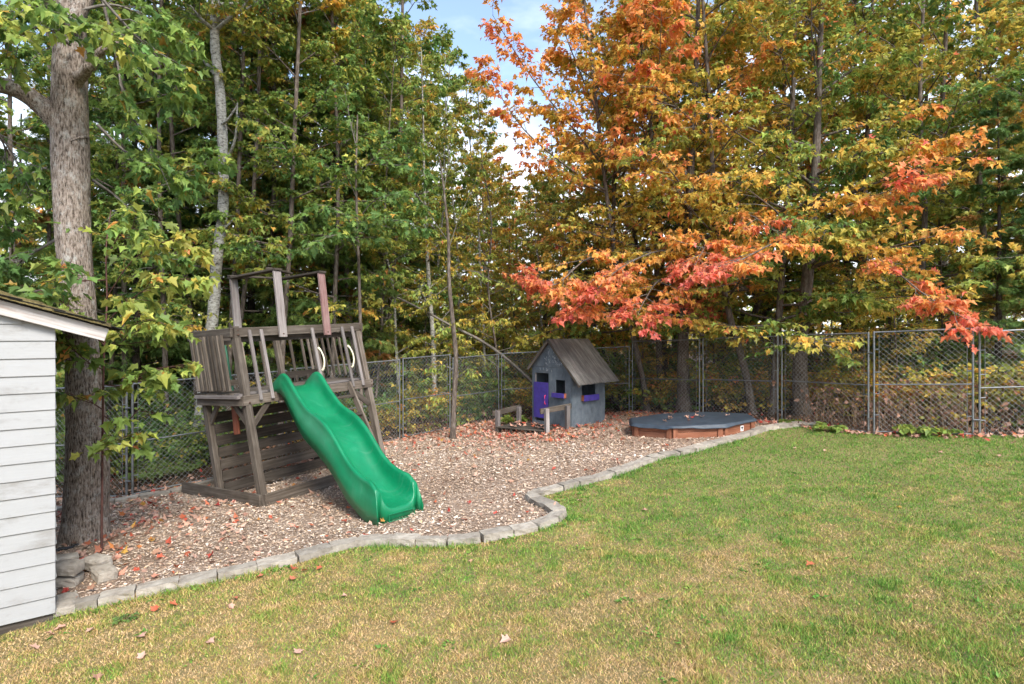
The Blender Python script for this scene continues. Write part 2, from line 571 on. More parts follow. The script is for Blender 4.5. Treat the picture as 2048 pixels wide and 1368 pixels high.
M['bark_maple'] = bark_mat('furrowed_maple_bark', [(0.37, (0.055, 0.042, 0.032)), (0.47, (0.20, 0.155, 0.12)), (0.62, (0.37, 0.305, 0.25))], 0.24, 58.0, 0.9, 0.035, (0.42, 0.40, 0.355))
M['bark'] = bark_mat('grey_brown_bark', [(0.3, (0.045, 0.034, 0.026)), (0.5, (0.12, 0.095, 0.075)), (0.72, (0.23, 0.20, 0.17))], 0.3, 24.0, 0.7, 0.02)
M['bark_dark'] = bark_mat('dark_bark', [(0.3, (0.022, 0.017, 0.013)), (0.5, (0.065, 0.05, 0.04)), (0.72, (0.13, 0.11, 0.095))], 0.3, 20.0, 0.7, 0.02)
M['bark_white'] = bark_mat('pale_poplar_bark', [(0.36, (0.055, 0.046, 0.037)), (0.43, (0.22, 0.205, 0.175)), (0.57, (0.34, 0.33, 0.285)), (0.75, (0.46, 0.46, 0.41))], 1.7, 17.0, 0.7, 0.012)
M['twig'] = bark_mat('grey_twig', [(0.3, (0.09, 0.075, 0.06)), (0.7, (0.24, 0.215, 0.185))], 1.0, 12.0, 0.2, 0.004)
M['redtwig'] = bark_mat('reddish_twig', [(0.3, (0.06, 0.03, 0.025)), (0.7, (0.15, 0.075, 0.06))], 1.0, 12.0, 0.2, 0.004)
M['drystem'] = bark_mat('dry_stem', [(0.3, (0.16, 0.10, 0.06)), (0.7, (0.38, 0.27, 0.17))], 1.0, 9.0, 0.2, 0.004)


def ground_mat(name, stops, scale, bumpd=0.03):
    m, nt, b, out = new_mat(name)
    L = nt.links.new
    v = obj_vec(nt, (1, 1, 1), False)
    n = nd(nt, 'ShaderNodeTexNoise', Scale=scale, Detail=8.0, Roughness=0.75); L(v, n.inputs['Vector'])
    n2 = nd(nt, 'ShaderNodeTexNoise', Scale=0.9, Detail=4.0, Roughness=0.6); L(v, n2.inputs['Vector'])
    ad = nd(nt, 'ShaderNodeMath', operation='MULTIPLY_ADD'); ad.inputs[1].default_value = 0.5
    hv = nd(nt, 'ShaderNodeMath', operation='MULTIPLY'); hv.inputs[1].default_value = 0.5
    L(n2.outputs['Fac'], hv.inputs[0]); L(n.outputs['Fac'], ad.inputs[0]); L(hv.outputs[0], ad.inputs[2])
    rp = ramp(nt, stops); L(ad.outputs[0], rp.inputs['Fac']); L(rp.outputs['Color'], b.inputs['Base Color'])
    b.inputs['Roughness'].default_value = 1.0
    b.inputs['Specular IOR Level'].default_value = 0.1
    bump(nt, b, n.outputs['Fac'], 0.8, bumpd)
    return m


M['forest_floor'] = ground_mat('forest_floor', [(0.35, (0.035, 0.024, 0.016)), (0.5, (0.085, 0.055, 0.035)), (0.65, (0.16, 0.10, 0.065))], 14.0)
M['soil_lawn'] = ground_mat('lawn_thatch', [(0.35, (0.13, 0.115, 0.05)), (0.5, (0.25, 0.20, 0.09)), (0.65, (0.37, 0.27, 0.14))], 30.0)
M['soil_mulch'] = ground_mat('mulch_base', [(0.35, (0.15, 0.105, 0.07)), (0.5, (0.28, 0.20, 0.145)), (0.65, (0.40, 0.305, 0.23))], 45.0)
M['moss'] = ground_mat('roof_moss', [(0.3, (0.055, 0.045, 0.022)), (0.5, (0.14, 0.11, 0.045)), (0.7, (0.27, 0.21, 0.09))], 60.0, 0.02)
M['shingle'] = ground_mat('asphalt_shingle', [(0.3, (0.012, 0.012, 0.011)), (0.7, (0.05, 0.047, 0.043))], 50.0, 0.01)


def tarp_mat():
    m, nt, b, out = new_mat('blue_grey_tarp')
    L = nt.links.new
    n = nd(nt, 'ShaderNodeTexNoise', Scale=3.0, Detail=6.0, Roughness=0.65); L(obj_vec(nt, (1, 1, 1), False), n.inputs['Vector'])
    rp = ramp(nt, [(0.3, (0.024, 0.034, 0.047)), (0.6, (0.042, 0.058, 0.077)), (0.8, (0.075, 0.095, 0.115))])
    L(n.outputs['Fac'], rp.inputs['Fac']); L(rp.outputs['Color'], b.inputs['Base Color'])
    b.inputs['Roughness'].default_value = 0.55
    n2 = nd(nt, 'ShaderNodeTexNoise', Scale=9.0, Detail=3.0); L(obj_vec(nt, (1, 1, 1), False), n2.inputs['Vector'])
    bump(nt, b, n2.outputs['Fac'], 0.3, 0.02)
    return m


M['tarp'] = tarp_mat()

# ------------------------------------------------------------------ layout
EDGE_PX = [(118, 1228), (230, 1205), (300, 1190), (380, 1172), (450, 1157), (520, 1140), (590, 1124), (650, 1106), (720, 1089), (790, 1087),
           (860, 1090), (940, 1087), (1010, 1074), (1060, 1064), (1108, 1046), (1122, 1036), (1098, 1018), (1066, 1004), (1068, 994),
           (1120, 982), (1185, 965), (1250, 945), (1310, 922), (1370, 909), (1430, 891), (1480, 878), (1530, 863), (1590, 855), (1640, 853)]
EDGE = [on_ground(*p) for p in EDGE_PX]
FENCE_XY = [(-11.5, 9.9), (-9.0, 9.6), (-7.5, 9.45), (-6.02, 9.2), (-4.24, 11.1), (-2.47, 13.05), (-1.45, 14.0), (-0.31, 15.0), (1.25, 14.95), (2.98, 14.65),
            (4.27, 13.2), (5.45, 11.9), (6.32, 10.3), (7.62, 9.6), (9.0, 9.2), (10.4, 8.9), (12.0, 8.6)]
MULCH_POLY = [tuple(e) for e in EDGE] + [(5.45, 11.9), (4.27, 13.2), (2.98, 14.65), (-0.31, 15.0), (-2.47, 13.05), (-6.02, 9.2), (-7.5, 9.45), (-9, 9.6), (-6.5, 6.0), (-4.6, 5.2)]
LAWN_POLY = [tuple(e) for e in EDGE] + [(5.45, 11.9), (6.32, 10.3), (7.62, 9.6), (9.0, 9.2), (10.4, 8.9), (12, 8.6), (16, 8.0), (16, -6), (-12, -6), (-12, -1.6), (-4.4, 4.5)]


def grid_sheet(name, x0, x1, y0, y1, step, zoff, mat, poly=None, kind='structure', label=None):
    xs = np.arange(x0, x1 + step / 2, step); ys = np.arange(y0, y1 + step / 2, step)
    X, Y = np.meshgrid(xs, ys)
    Z = gh(X, Y) + zoff
    nx = len(xs); ny = len(ys)
    v = np.stack([X.ravel(), Y.ravel(), Z.ravel()], -1)
    i, j = np.meshgrid(np.arange(nx - 1), np.arange(ny - 1))
    a = (j * nx + i).ravel()
    q = np.stack([a, a + 1, a + nx + 1, a + nx], -1)
    if poly is not None:
        c = v[q].mean(1)
        q = q[inside(c[:, 0], c[:, 1], poly)]
        used = np.unique(q); remap = -np.ones(len(v), int); remap[used] = np.arange(len(used))
        v = v[used]; q = remap[q]
    o = mobj(name, np_mesh(name, v, q, smooth=True), mat)
    tag(o, label, None, None, kind)
    return o


# ground: near sheet plus far sheet in one mesh
def big_ground():
    a = np.concatenate([np.linspace(-320, -20, 26), np.linspace(-19.5, 19.5, 79), np.linspace(20, 320, 26)])
    b = np.concatenate([np.linspace(-200, -6, 20), np.linspace(-5.5, 40, 92), np.linspace(42, 420, 34)])
    X, Y = np.meshgrid(a, b)
    Z = gh(X, Y)
    v = np.stack([X.ravel(), Y.ravel(), Z.ravel()], -1)
    nx = len(a); ny = len(b)
    i, j = np.meshgrid(np.arange(nx - 1), np.arange(ny - 1)); k = (j * nx + i).ravel()
    q = np.stack([k, k + 1, k + nx + 1, k + nx], -1)
    o = mobj('ground', np_mesh('ground', v, q, smooth=True), M['forest_floor'])
    tag(o, 'brown leaf-strewn forest floor under the trees', None, None, 'structure')


big_ground()
grid_sheet('lawn', -12, 16, -6, 13.2, 0.14, 0.012, M['soil_lawn'], LAWN_POLY, label='patchy green and straw coloured lawn')
grid_sheet('mulch_bed', -9, 6.2, 4.8, 15.2, 0.1, 0.022, M['soil_mulch'], MULCH_POLY, label='wood chip bed of the play area')

#--SECTION-SHED
# ------------------------------------------------------------------ shed
SC = np.array([-3.92, 5.0]); SD = np.array([-math.cos(R(39)), -math.sin(R(39))])      # corner, wall direction (towards the left)
SN = np.array([-SD[1] * -1, SD[0]]) * 1.0
SN = np.array([math.sin(R(39)), -math.cos(R(39))])                                    # outward normal of the visible wall
EXPO = 0.145
Z0 = -0.185
TAN = math.tan(R(17.5))


def sp(s, n, z):
    p = SC + SD * s + SN * n
    return (p[0], p[1], z)


shed = empty('garden_shed', sp(1.4, -1.3, Z0 - 0.1), 'white clapboard garden shed with a mossy lean-to roof', 'shed')
WLEN = 3.0
ZTOP = Z0 + 17 * EXPO


def clapboard_mesh(L):
    key = ('clap', round(L, 3))
    if key in _boxcache: return _boxcache[key]
    h = EXPO + 0.025
    v = [(-L / 2, 0.026, 0), (L / 2, 0.026, 0), (L / 2, 0.023, 0.006), (-L / 2, 0.023, 0.006)]
    prof = [(0.0, 0.0), (0.020, 0.0), (0.022, 0.003), (0.007, h), (0.0, h)]
    vs_, fs = [], []
    for x in (-L / 2, L / 2):
        for (y, z) in prof: vs_.append((x, -y, z))
    n = len(prof)
    for i in range(n):
        j = (i + 1) % n
        fs.append((i, j, n + j, n + i))
    fs.append(tuple(range(n))[::-1]); fs.append(tuple(range(n, 2 * n)))
    me = bpy.data.meshes.new('clapboard'); me.from_pydata(vs_, [], fs); me.materials.append(M['siding'])
    bm = bmesh.new(); bm.from_mesh(me); bmesh.ops.recalc_face_normals(bm, faces=bm.faces); bm.to_mesh(me); bm.free()
    _boxcache[key] = me
    return me


def clapboard(s0, s1, z, side):
    L = s1 - s0
    o = mobj('clapboard', clapboard_mesh(L), M['siding'], shed)
    if side == 'front':
        c = sp((s0 + s1) / 2, 0.0, z); xd = Vector((-SD[0], -SD[1], 0)); yd = Vector((-SN[0], -SN[1], 0))
    else:
        c = (SC[0] - SN[0] * (s0 + s1) / 2, SC[1] - SN[1] * (s0 + s1) / 2, z); xd = Vector((-SN[0], -SN[1], 0)); yd = Vector((SD[0], SD[1], 0))
    m = Matrix((xd, yd, Vector((0, 0, 1)))).transposed().to_4x4(); m.translation = c
    o.matrix_basis = m @ Matrix.Rotation(R(random.uniform(-0.10, 0.10)), 4, 'Y') @ Matrix.Translation((0, random.uniform(-0.001, 0.001), random.uniform(-0.0025, 0.0025)))


random.seed(8)
for k in range(22):
    z = Z0 + k * EXPO
    s0 = max(0.0, (z + EXPO + 0.02 - (ZTOP + 0.10)) / TAN)
    if s0 < WLEN - 0.2:
        clapboard(s0 - (0.012 if s0 == 0 else 0), WLEN, z, 'front')
for k in range(17):
    clapboard(0.012, 2.6, Z0 + k * EXPO, 'side')
# core walls behind the boards
cw = bmesh.new()
prof = [(0.03, Z0), (WLEN, Z0), (WLEN, ZTOP + 0.05 + TAN * WLEN), (0.03, ZTOP + 0.05)]
vv = [[cw.verts.new(sp(s, -0.01 if e == 0 else -2.58, z)) for (s, z) in prof] for e in (0, 1)]
cw.faces.new(vv[0]); cw.faces.new(vv[1][::-1])
for i in range(4):
    cw.faces.new((vv[0][i], vv[1][i], vv[1][(i + 1) % 4], vv[0][(i + 1) % 4]))
bmesh.ops.recalc_face_normals(cw, faces=cw.faces)
me = bpy.data.meshes.new('wall_core'); cw.to_mesh(me); cw.free()
mobj('wall_core', me, M['wood_grey'], shed)
beam('skid', sp(-0.0, -0.06, Z0 - 0.055), sp(WLEN, -0.06, Z0 - 0.055), 0.11, 0.09, M['wood_dark'], shed)
beam('skid', sp(0.0, -2.45, Z0 - 0.055), sp(WLEN, -2.45, Z0 - 0.055), 0.11, 0.09, M['wood_dark'], shed)


def zr(s):
    return 2.19 + TAN * (s + 0.36)


beam('rake_board', sp(-0.37, 0.075, zr(-0.37) + 0.0), sp(WLEN, 0.075, zr(WLEN)), 0.115, 0.03, M['rake'], shed)
beam('rafter_tail', sp(-0.34, -0.5, zr(-0.34) - 0.0), sp(0.4, -0.5, zr(0.4)), 0.09, 0.04, M['wood_grey'], shed)
beam('rafter_tail', sp(-0.34, -1.1, zr(-0.34) - 0.0), sp(0.4, -1.1, zr(0.4)), 0.09, 0.04, M['wood_grey'], shed)
# roof deck + shingle layer with a ragged mossy edge
rs = bmesh.new()
p = [sp(-0.42, 0.11, zr(-0.42) + 0.075), sp(WLEN, 0.11, zr(WLEN) + 0.075), sp(WLEN, -2.75, zr(WLEN) + 0.075), sp(-0.42, -2.75, zr(-0.42) + 0.075)]
lo = [rs.verts.new((a[0], a[1], a[2] - 0.012)) for a in p]; hi = [rs.verts.new((a[0], a[1], a[2] + 0.012)) for a in p]
rs.faces.new(lo[::-1]); rs.faces.new(hi)
for i in range(4): rs.faces.new((lo[i], lo[(i + 1) % 4], hi[(i + 1) % 4], hi[i]))
bmesh.ops.recalc_face_normals(rs, faces=rs.faces)
me = bpy.data.meshes.new('roof'); rs.to_mesh(me); rs.free()
roof = mobj('roof', me, M['shingle'], shed)
for k in range(9):     # ragged shingle courses along the edge, the lowest hangs past the eave
    s0 = -0.50 + k * 0.14
    dz = 0.093 + 0.004 * (k % 2)
    beam('shingle', sp(s0, -0.30, zr(s0) + dz + 0.012 - (0.02 if k == 0 else 0)), sp(s0 + 0.22, -0.30, zr(s0 + 0.22) + dz), 0.007, 0.90 + 0.02 * (k % 3), M['shingle'], roof, bev=0.001)
# moss: lumpy mat along the rake edge
rngm = np.random.default_rng(4)
ns, nn = 150, 40
S, N = np.meshgrid(np.linspace(-0.40, 1.6, ns), np.linspace(0.16, -0.9, nn), indexing='ij')
hgt = 0.012 + 0.045 * fbm(S * 9, N * 9, 9, 4) * np.clip((S + 0.42) * 2.2, 0.35, 1)
hgt = np.where((N > 0.155), -0.012, hgt)
PX = SC[0] + SD[0] * S + SN[0] * N + 0.006 * rngm.normal(size=S.shape); PY = SC[1] + SD[1] * S + SN[1] * N
PZ = 2.19 + TAN * (S + 0.36) + 0.088 + hgt
v = np.stack([PX, PY, PZ], -1).reshape(-1, 3)
i, j = np.meshgrid(np.arange(ns - 1), np.arange(nn - 1), indexing='ij'); a = (i * nn + j).ravel()
mobj('moss', np_mesh('moss', v, np.stack([a, a + 1, a + nn + 1, a + nn], -1), smooth=True), M['moss'], roof)

#--SECTION-STONES
# ------------------------------------------------------------------ edging stones
rng = np.random.default_rng(11)
random.seed(5)


def stone_mesh(L, W, H, seed):
    bm = bmesh.new()
    r = bmesh.ops.create_cube(bm, size=1.0)
    bmesh.ops.scale(bm, vec=(L, W, H), verts=r['verts'])
    bmesh.ops.subdivide_edges(bm, edges=bm.edges[:], cuts=3, use_grid_fill=True)
    rr = np.random.default_rng(seed)
    for v in bm.verts:
        e = (abs(v.co.x) > L * 0.49) + (abs(v.co.y) > W * 0.49) + (abs(v.co.z) > H * 0.49)
        k = 0.012 if e >= 2 else 0.0
        v.co.x -= math.copysign(k, v.co.x) if abs(v.co.x) > L * 0.49 and e >= 2 else 0
        v.co.y -= math.copysign(k * 1.2, v.co.y) if abs(v.co.y) > W * 0.49 and e >= 2 else 0
        v.co.z -= math.copysign(k, v.co.z) if abs(v.co.z) > H * 0.49 and e >= 2 else 0
        v.co += Vector(rr.normal(0, 0.0022, 3))
        if abs(v.co.y) > W * 0.4: v.co.y += 0.012 * (rr.random() - 0.5)
    me = bpy.data.meshes.new('stone'); bm.to_mesh(me); bm.free()
    for p_ in me.polygons: p_.use_smooth = False
    me.materials.append(M['stone'])
    return me


def stone_run(root, path, width, hgt, wantL, zlift):
    P = smooth_path(np.array(path), 400)
    d = np.concatenate([[0], np.cumsum(np.linalg.norm(np.diff(P, axis=0), axis=1))])
    s = 0; k = 0
    while s < d[-1] - 0.12:
        L = wantL * (0.85 + 0.3 * rng.random())
        # shorter stones where the line bends
        i0 = np.searchsorted(d, s); i1 = min(np.searchsorted(d, s + L), len(P) - 1)
        t0 = P[min(i0 + 3, len(P) - 1)] - P[i0]; t1 = P[i1] - P[max(i1 - 3, 0)]
        c = abs(np.cross(t0, t1)) / max(1e-6, np.linalg.norm(t0) * np.linalg.norm(t1))
        if c > 0.5: L *= 0.72; i1 = min(np.searchsorted(d, s + L), len(P) - 1)
        a, b = P[i0], P[i1]
        if np.linalg.norm(b - a) < 0.08: break
        dirv = (b - a) / np.linalg.norm(b - a)
        Lr = np.linalg.norm(b - a) - 0.008
        me_ = stone_mesh(Lr, width * (0.93 + 0.14 * rng.random()), hgt, int(rng.integers(1e6)))
        o = mobj('stone', me_, M['stone'], root)
        c = (a + b) / 2
        za, zb = gz(*a), gz(*b)
        m = frame_matrix((a[0], a[1], za), (b[0], b[1], zb))
        m = m @ Matrix.Rotation(R(rng.normal(0, 4.0)), 4, 'X') @ Matrix.Rotation(R(rng.normal(0, 1.3)), 4, 'Y')
        m.translation = (c[0], c[1], (za + zb) / 2 + zlift + rng.normal(0, 0.006) - hgt / 2 + hgt * 0.5)
        o.matrix_basis = m
        s += L; k += 1


e0 = EDGE[0]
edging = empty('stone_edging', (EDGE[8][0], EDGE[8][1], gz(*EDGE[8])), 'winding border of grey concrete stones between wood chips and lawn', 'edging')
stone_run(edging, EDGE, 0.17, 0.15, 0.33, 0.015)
back_edge = [on_ground(*p) for p in [(60, 1036), (113, 1026), (222, 1010), (290, 999), (340, 990), (411, 973), (450, 962)]]
edging2 = empty('stone_edging', (back_edge[2][0], back_edge[2][1], gz(*back_edge[2])), 'low row of grey stones along the foot of the fence behind the large tree', 'edging')
stone_run(edging2, back_edge, 0.15, 0.14, 0.36, 0.015)

# loose blocks by the shed corner
blk = [(-4.36, 5.72, 0, 12, 0.26, 'grey concrete block at the bottom of the pile by the shed corner'),
       (-4.33, 5.70, 1, 5, 0.25, 'grey concrete block lying on top of another beside the shed'),
       (-4.06, 5.83, 0, -42, 0.27, 'squat grey concrete block in front of the pile, out on the chips'),
       (-4.30, 6.06, 0.25, -20, 0.25, 'grey concrete block at the back of the pile towards the large tree'),
       (-4.58, 5.98, 0.75, 30, 0.24, 'small pale concrete block tucked behind the shed corner')]
for k, (x, y, lev, rz, L, lab) in enumerate(blk):
    o = mobj('concrete_block', stone_mesh(L, 0.19, 0.125, 70 + k), M['stone'])
    o.location = (x, y, gz(x, y) + 0.075 + 0.127 * lev); o.rotation_euler = (R(2 * (k % 2)), R(1.5), R(rz))
    tag(o, lab, 'block', 'loose concrete blocks by the shed')
o = mobj('concrete_slab', stone_mesh(0.42, 0.2, 0.10, 91), M['stone'])
o.location = (-3.99, 5.22, gz(-3.99, 5.22) + 0.05); o.rotation_euler = (0, R(3), R(125)); tag(o, 'long grey concrete slab running back along the shed corner', 'block', 'loose concrete blocks by the shed')

#--SECTION-FENCE
# ------------------------------------------------------------------ chain-link fence panels
FH = 1.80


def chain_mesh(L, z0, z1, dw=0.088, r=0.0023):
    """two layers of slanted wires clipped to the panel, in panel coordinates (x along, z up)"""
    Hh = z1 - z0
    polys = []
    for sgn in (1, -1):
        c = -Hh if sgn > 0 else 0.0
        end = L if sgn > 0 else L + Hh
        x = c
        while x < end:
            # wire x(t) = x + sgn*t, z = t
            t0, t1 = 0.0, Hh
            if sgn > 0:
                t0 = max(0, -x); t1 = min(Hh, L - x)
            else:
                t0 = max(0, x - L); t1 = min(Hh, x)
            if t1 - t0 > 0.02:
                polys.append((np.array([[x + sgn * t0, sgn * r * 0.9, z0 + t0], [x + sgn * t1, sgn * r * 0.9, z0 + t1]]), r))
            x += dw
    return tube_arrays(polys, 3)


PLAB = {3: 'chain-link fence panel that starts behind the large tree and runs behind the play tower',
        4: 'chain-link fence panel seen through the play tower behind the green slide',
        0: 'chain-link fence panel furthest from view behind the shed', 1: 'chain-link fence panel mostly hidden behind the shed',
        2: 'chain-link fence panel between the shed and the large tree trunk',
        5: 'chain-link fence panel between the play tower and the slim young tree', 6: 'chain-link fence panel between the slim young tree and the playhouse porch rail',
        7: 'chain-link fence panel directly behind the playhouse door', 8: 'chain-link fence panel behind the playhouse roof and its right wall',
        9: 'chain-link fence panel behind the covered sandbox, next to the playhouse', 10: 'chain-link fence panel behind the right end of the covered sandbox',
        11: 'tall chain-link fence panel just right of the sandbox at the lawn edge', 12: 'wide bright chain-link fence panel over dry brush under the red bough',
        13: 'lower chain-link fence panel at the right edge of the picture', 14: 'chain-link fence panel beyond the right edge', 15: 'last chain-link fence panel far to the right'}


def fence_panel(i, a, b):
    a = np.array(a); b = np.array(b)
    d = (b - a) / np.linalg.norm(b - a)
    gap = 0.045
    a2 = a + d * gap; b2 = b - d * gap
    L = float(np.linalg.norm(b2 - a2))
    za, zb = SLOPE * a2[0], SLOPE * b2[0]
    if 6 <= i <= 8: za -= 0.10; zb -= 0.10
    if i == 13: za -= 0.08; zb -= 0.07
    root = empty('fence_panel', (a2[0], a2[1], za), PLAB[i], 'fence panel', 'chain-link panels of the fence')
    m = Matrix(((d[0], -d[1], 0, a2[0]), (d[1], d[0], 0, a2[1]), (0, 0, 1, za), (0, 0, 0, 1)))
    # shear with the slope: local z rises along x
    k = (zb - za) / L * 0.8

    def part(name, polys, sides, mat, kind=None):
        v, t = tube_arrays(polys, sides)
        v[:, 2] += k * v[:, 0]
        o = mobj(name, np_mesh(name, v, t, smooth=sides > 3), mat, root)
        o.matrix_basis = m
        if kind: o['kind'] = kind
        return o
    T = FH
    rp = 0.017
    part('post', [([[0, 0, -0.1], [0, 0, T + 0.02]], rp)], 10, M['steel'])
    part('post', [([[L, 0, -0.1], [L, 0, T + 0.02]], rp)], 10, M['steel'])
    part('top_rail', [([[0, 0, T], [L, 0, T]], rp * 0.92)], 10, M['steel'])
    part('middle_rail', [([[rp, 0.0, T * 0.49], [L - rp, 0.0, T * 0.49]], rp * 0.72)], 8, M['steel'])
    part('bottom_rail', [([[rp, 0, 0.06], [L - rp, 0, 0.06]], rp * 0.8)], 8, M['steel'])
    part('tension_bar', [([[0.075, 0.0, 0.09], [0.075, 0, T - 0.03]], 0.005)], 5, M['steel'])
    part('tension_bar', [([[L - 0.075, 0.0, 0.09], [L - 0.075, 0, T - 0.03]], 0.005)], 5, M['steel'])
    for x0, x1 in ((0.0, 0.08), (L - 0.08, L)):
        for zz in (0.35, 0.72, 1.10, 1.5):
            part('tie_band', [([[x0, 0.0, zz * T / 1.8], [x1, 0.0, zz * T / 1.8]], 0.011)], 5, M['steel'])
    v, t = chain_mesh(L - 0.15, 0.07, T - 0.01)
    v[:, 0] += 0.075; v[:, 2] += k * v[:, 0]
    o = mobj('wire_mesh', np_mesh('wire_mesh', v, t, smooth=True), M['wire'], root)
    o.matrix_basis = m; o['kind'] = 'stuff'
    # clamps that join this panel to the next
    if i < len(FENCE_XY) - 2:
        for zz in (0.3, 1.45):
            part('clamp', [([[L + 0.0, -0.028, zz], [L + 2 * gap, -0.028, zz]], 0.013)], 6, M['steel'])


for i in range(len(FENCE_XY) - 1):
    fence_panel(i, FENCE_XY[i], FENCE_XY[i + 1])

#--SECTION-TOWER
# ------------------------------------------------------------------ play tower
PFL = np.array([-3.46, 8.17]); PU = np.array([0.56, 0.83]); PU = PU / np.linalg.norm(PU); PV = np.array([-PU[1], PU[0]])
PW, PD, PDK = 2.27, 2.05, 1.08


def lean(h):
    return 0.30 * min(h, 2.5) + 0.14 * max(0.0, h - 2.5)


def pp(u, v, h):
    b = PFL + PU * u + PV * v
    zg = SLOPE * b[0]
    q = b + PV * lean(h)
    return (q[0], q[1], zg + h)


tower = empty('play_tower', (PFL[0] + PU[0] * 1.1, PFL[1] + PU[1] * 1.1, SLOPE * PFL[0]), 'leaning weathered wooden play tower with a green wave slide', 'play tower')
V3 = (PV[0], PV[1], 0.0); U3 = (PU[0], PU[1], 0.0)
W, WD, WG = M['wood'], M['wood_dark'], M['wood_grey']
# base frame
beam('base_board', pp(-0.02, -0.075, 0.105), pp(PW + 0.05, -0.075, 0.105), 0.17, 0.04, W, tower)
beam('base_board', pp(-0.068, -0.05, 0.105), pp(-0.068, PD, 0.105), 0.17, 0.04, W, tower)
beam('base_board', pp(PW + 0.045, 0.0, 0.06), pp(PW + 0.045, PD, 0.06), 0.17, 0.04, WD, tower)
# posts
PS = 0.095
for (u, v) in ((0, 0), (PW, 0), (0, PDK), (PW - 0.1, PDK)):
    beam('post', pp(u + (0.0 if u == 0 else 0), v, 0.0), pp(u, v, 2.52), 0.11 if v == 0 else 0.10, PS, W, tower, up=V3)
# deck frame and planks
DH = 1.50
fo = -0.065
beam('deck_beam', pp(-0.09, fo, DH - 0.03), pp(PW + 0.07, fo, DH - 0.03), 0.14, 0.04, W, tower)
beam('deck_beam', pp(-0.07, -0.05, DH - 0.04), pp(-0.07, PDK + 0.10, DH - 0.04), 0.14, 0.04, W, tower)
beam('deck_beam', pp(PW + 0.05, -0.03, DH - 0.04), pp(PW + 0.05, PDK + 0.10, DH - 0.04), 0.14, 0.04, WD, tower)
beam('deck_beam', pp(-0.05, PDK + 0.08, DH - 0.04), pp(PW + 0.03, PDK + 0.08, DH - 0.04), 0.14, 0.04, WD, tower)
for k in range(8):
    v = 0.055 + k * 0.148
    c = 0.14
    beam('deck_plank', pp(-0.10, v, DH + 0.055), pp(PW + 0.08, v, DH + 0.055), c, 0.026, W if k != 0 else WG, tower, up=V3)
beam('deck_board', pp(-0.10, -0.02, DH + 0.02), pp(-0.10, PDK + 0.05, DH + 0.02), 0.05, 0.09, WG, tower)
# top rails (double on the front)
RH = 2.44
beam('top_rail', pp(-0.05, fo, RH), pp(PW + 0.10, fo, RH + 0.02), 0.135, 0.04, W, tower)
beam('inner_rail', pp(0.05, 0.065, RH - 0.10), pp(PW - 0.05, 0.065, RH - 0.10), 0.085, 0.035, W, tower)
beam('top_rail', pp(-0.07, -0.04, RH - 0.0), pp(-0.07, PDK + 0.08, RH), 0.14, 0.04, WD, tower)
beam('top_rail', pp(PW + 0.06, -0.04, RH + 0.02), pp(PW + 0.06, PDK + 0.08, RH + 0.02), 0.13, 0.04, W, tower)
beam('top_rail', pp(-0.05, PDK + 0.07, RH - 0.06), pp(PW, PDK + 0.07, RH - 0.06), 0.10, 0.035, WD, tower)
beam('side_rail', pp(-0.02, -0.03, RH - 0.14), pp(-0.02, PDK, RH - 0.14), 0.06, 0.035, W, tower)
beam('side_rail', pp(-0.02, -0.03, DH + 0.22), pp(-0.02, PDK, DH + 0.22), 0.085, 0.035, W, tower)
# side slats: boards standing across the left railing
for k in range(8):
    v = 0.20 + k * 0.118
    beam('rail_slat', pp(-0.108, v, DH + 0.10), pp(-0.108, v, RH - 0.03), 0.066, 0.036, W, tower, up=V3)
# right side slats
for k in range(6):
    v = 0.18 + k * 0.16
    beam('rail_slat', pp(PW + 0.0, v, DH + 0.12), pp(PW + 0.0, v, RH - 0.03), 0.04, 0.03, W, tower, up=V3)
# front balusters
for u in (0.17, 0.36, 1.27, 1.88, 2.10):
    beam('baluster', pp(u, fo - 0.037, DH - 0.05), pp(u, fo - 0.037, RH + 0.03), 0.032, 0.048, WG, tower, up=V3)
# rear balusters
for u in (0.75, 0.92, 1.10, 1.68, 1.92, 2.06):
    beam('baluster', pp(u, PDK + 0.035, DH + 0.06), pp(u, PDK + 0.035, RH - 0.10), 0.03, 0.045, W, tower, up=V3)
beam('rear_rail', pp(1.3, PDK + 0.03, DH + 0.20), pp(PW - 0.1, PDK + 0.03, DH + 0.20), 0.12, 0.03, WD, tower)
beam('inner_post', pp(1.36, PDK - 0.03, DH + 0.05), pp(1.36, PDK - 0.03, RH - 0.02), 0.09, 0.085, W, tower, up=V3)
# knee braces
for (u0, v0, h0, u1, v1, h1) in ((0.05, 0.0, 1.12, 0.36, 0.0, 1.42), (PW - 0.05, 0.0, 1.12, PW - 0.38, 0.0, 1.42),
                                 (0.0, 0.05, 1.12, 0.0, 0.34, 1.42), (0.0, PDK - 0.05, 1.12, 0.0, PDK - 0.34, 1.42)):
    beam('knee_brace', pp(u0, v0, h0), pp(u1, v1, h1), 0.085, 0.036, W, tower, up=(0, 0, 1))
# rear wall of boards under the deck
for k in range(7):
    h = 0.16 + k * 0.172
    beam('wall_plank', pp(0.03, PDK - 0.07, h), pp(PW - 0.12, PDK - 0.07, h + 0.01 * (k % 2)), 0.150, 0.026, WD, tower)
beam('wall_post', pp(PW - 0.28, PDK - 0.11, 0.0), pp(PW - 0.28, PDK - 0.11, 1.35), 0.08, 0.04, W, tower, up=V3)
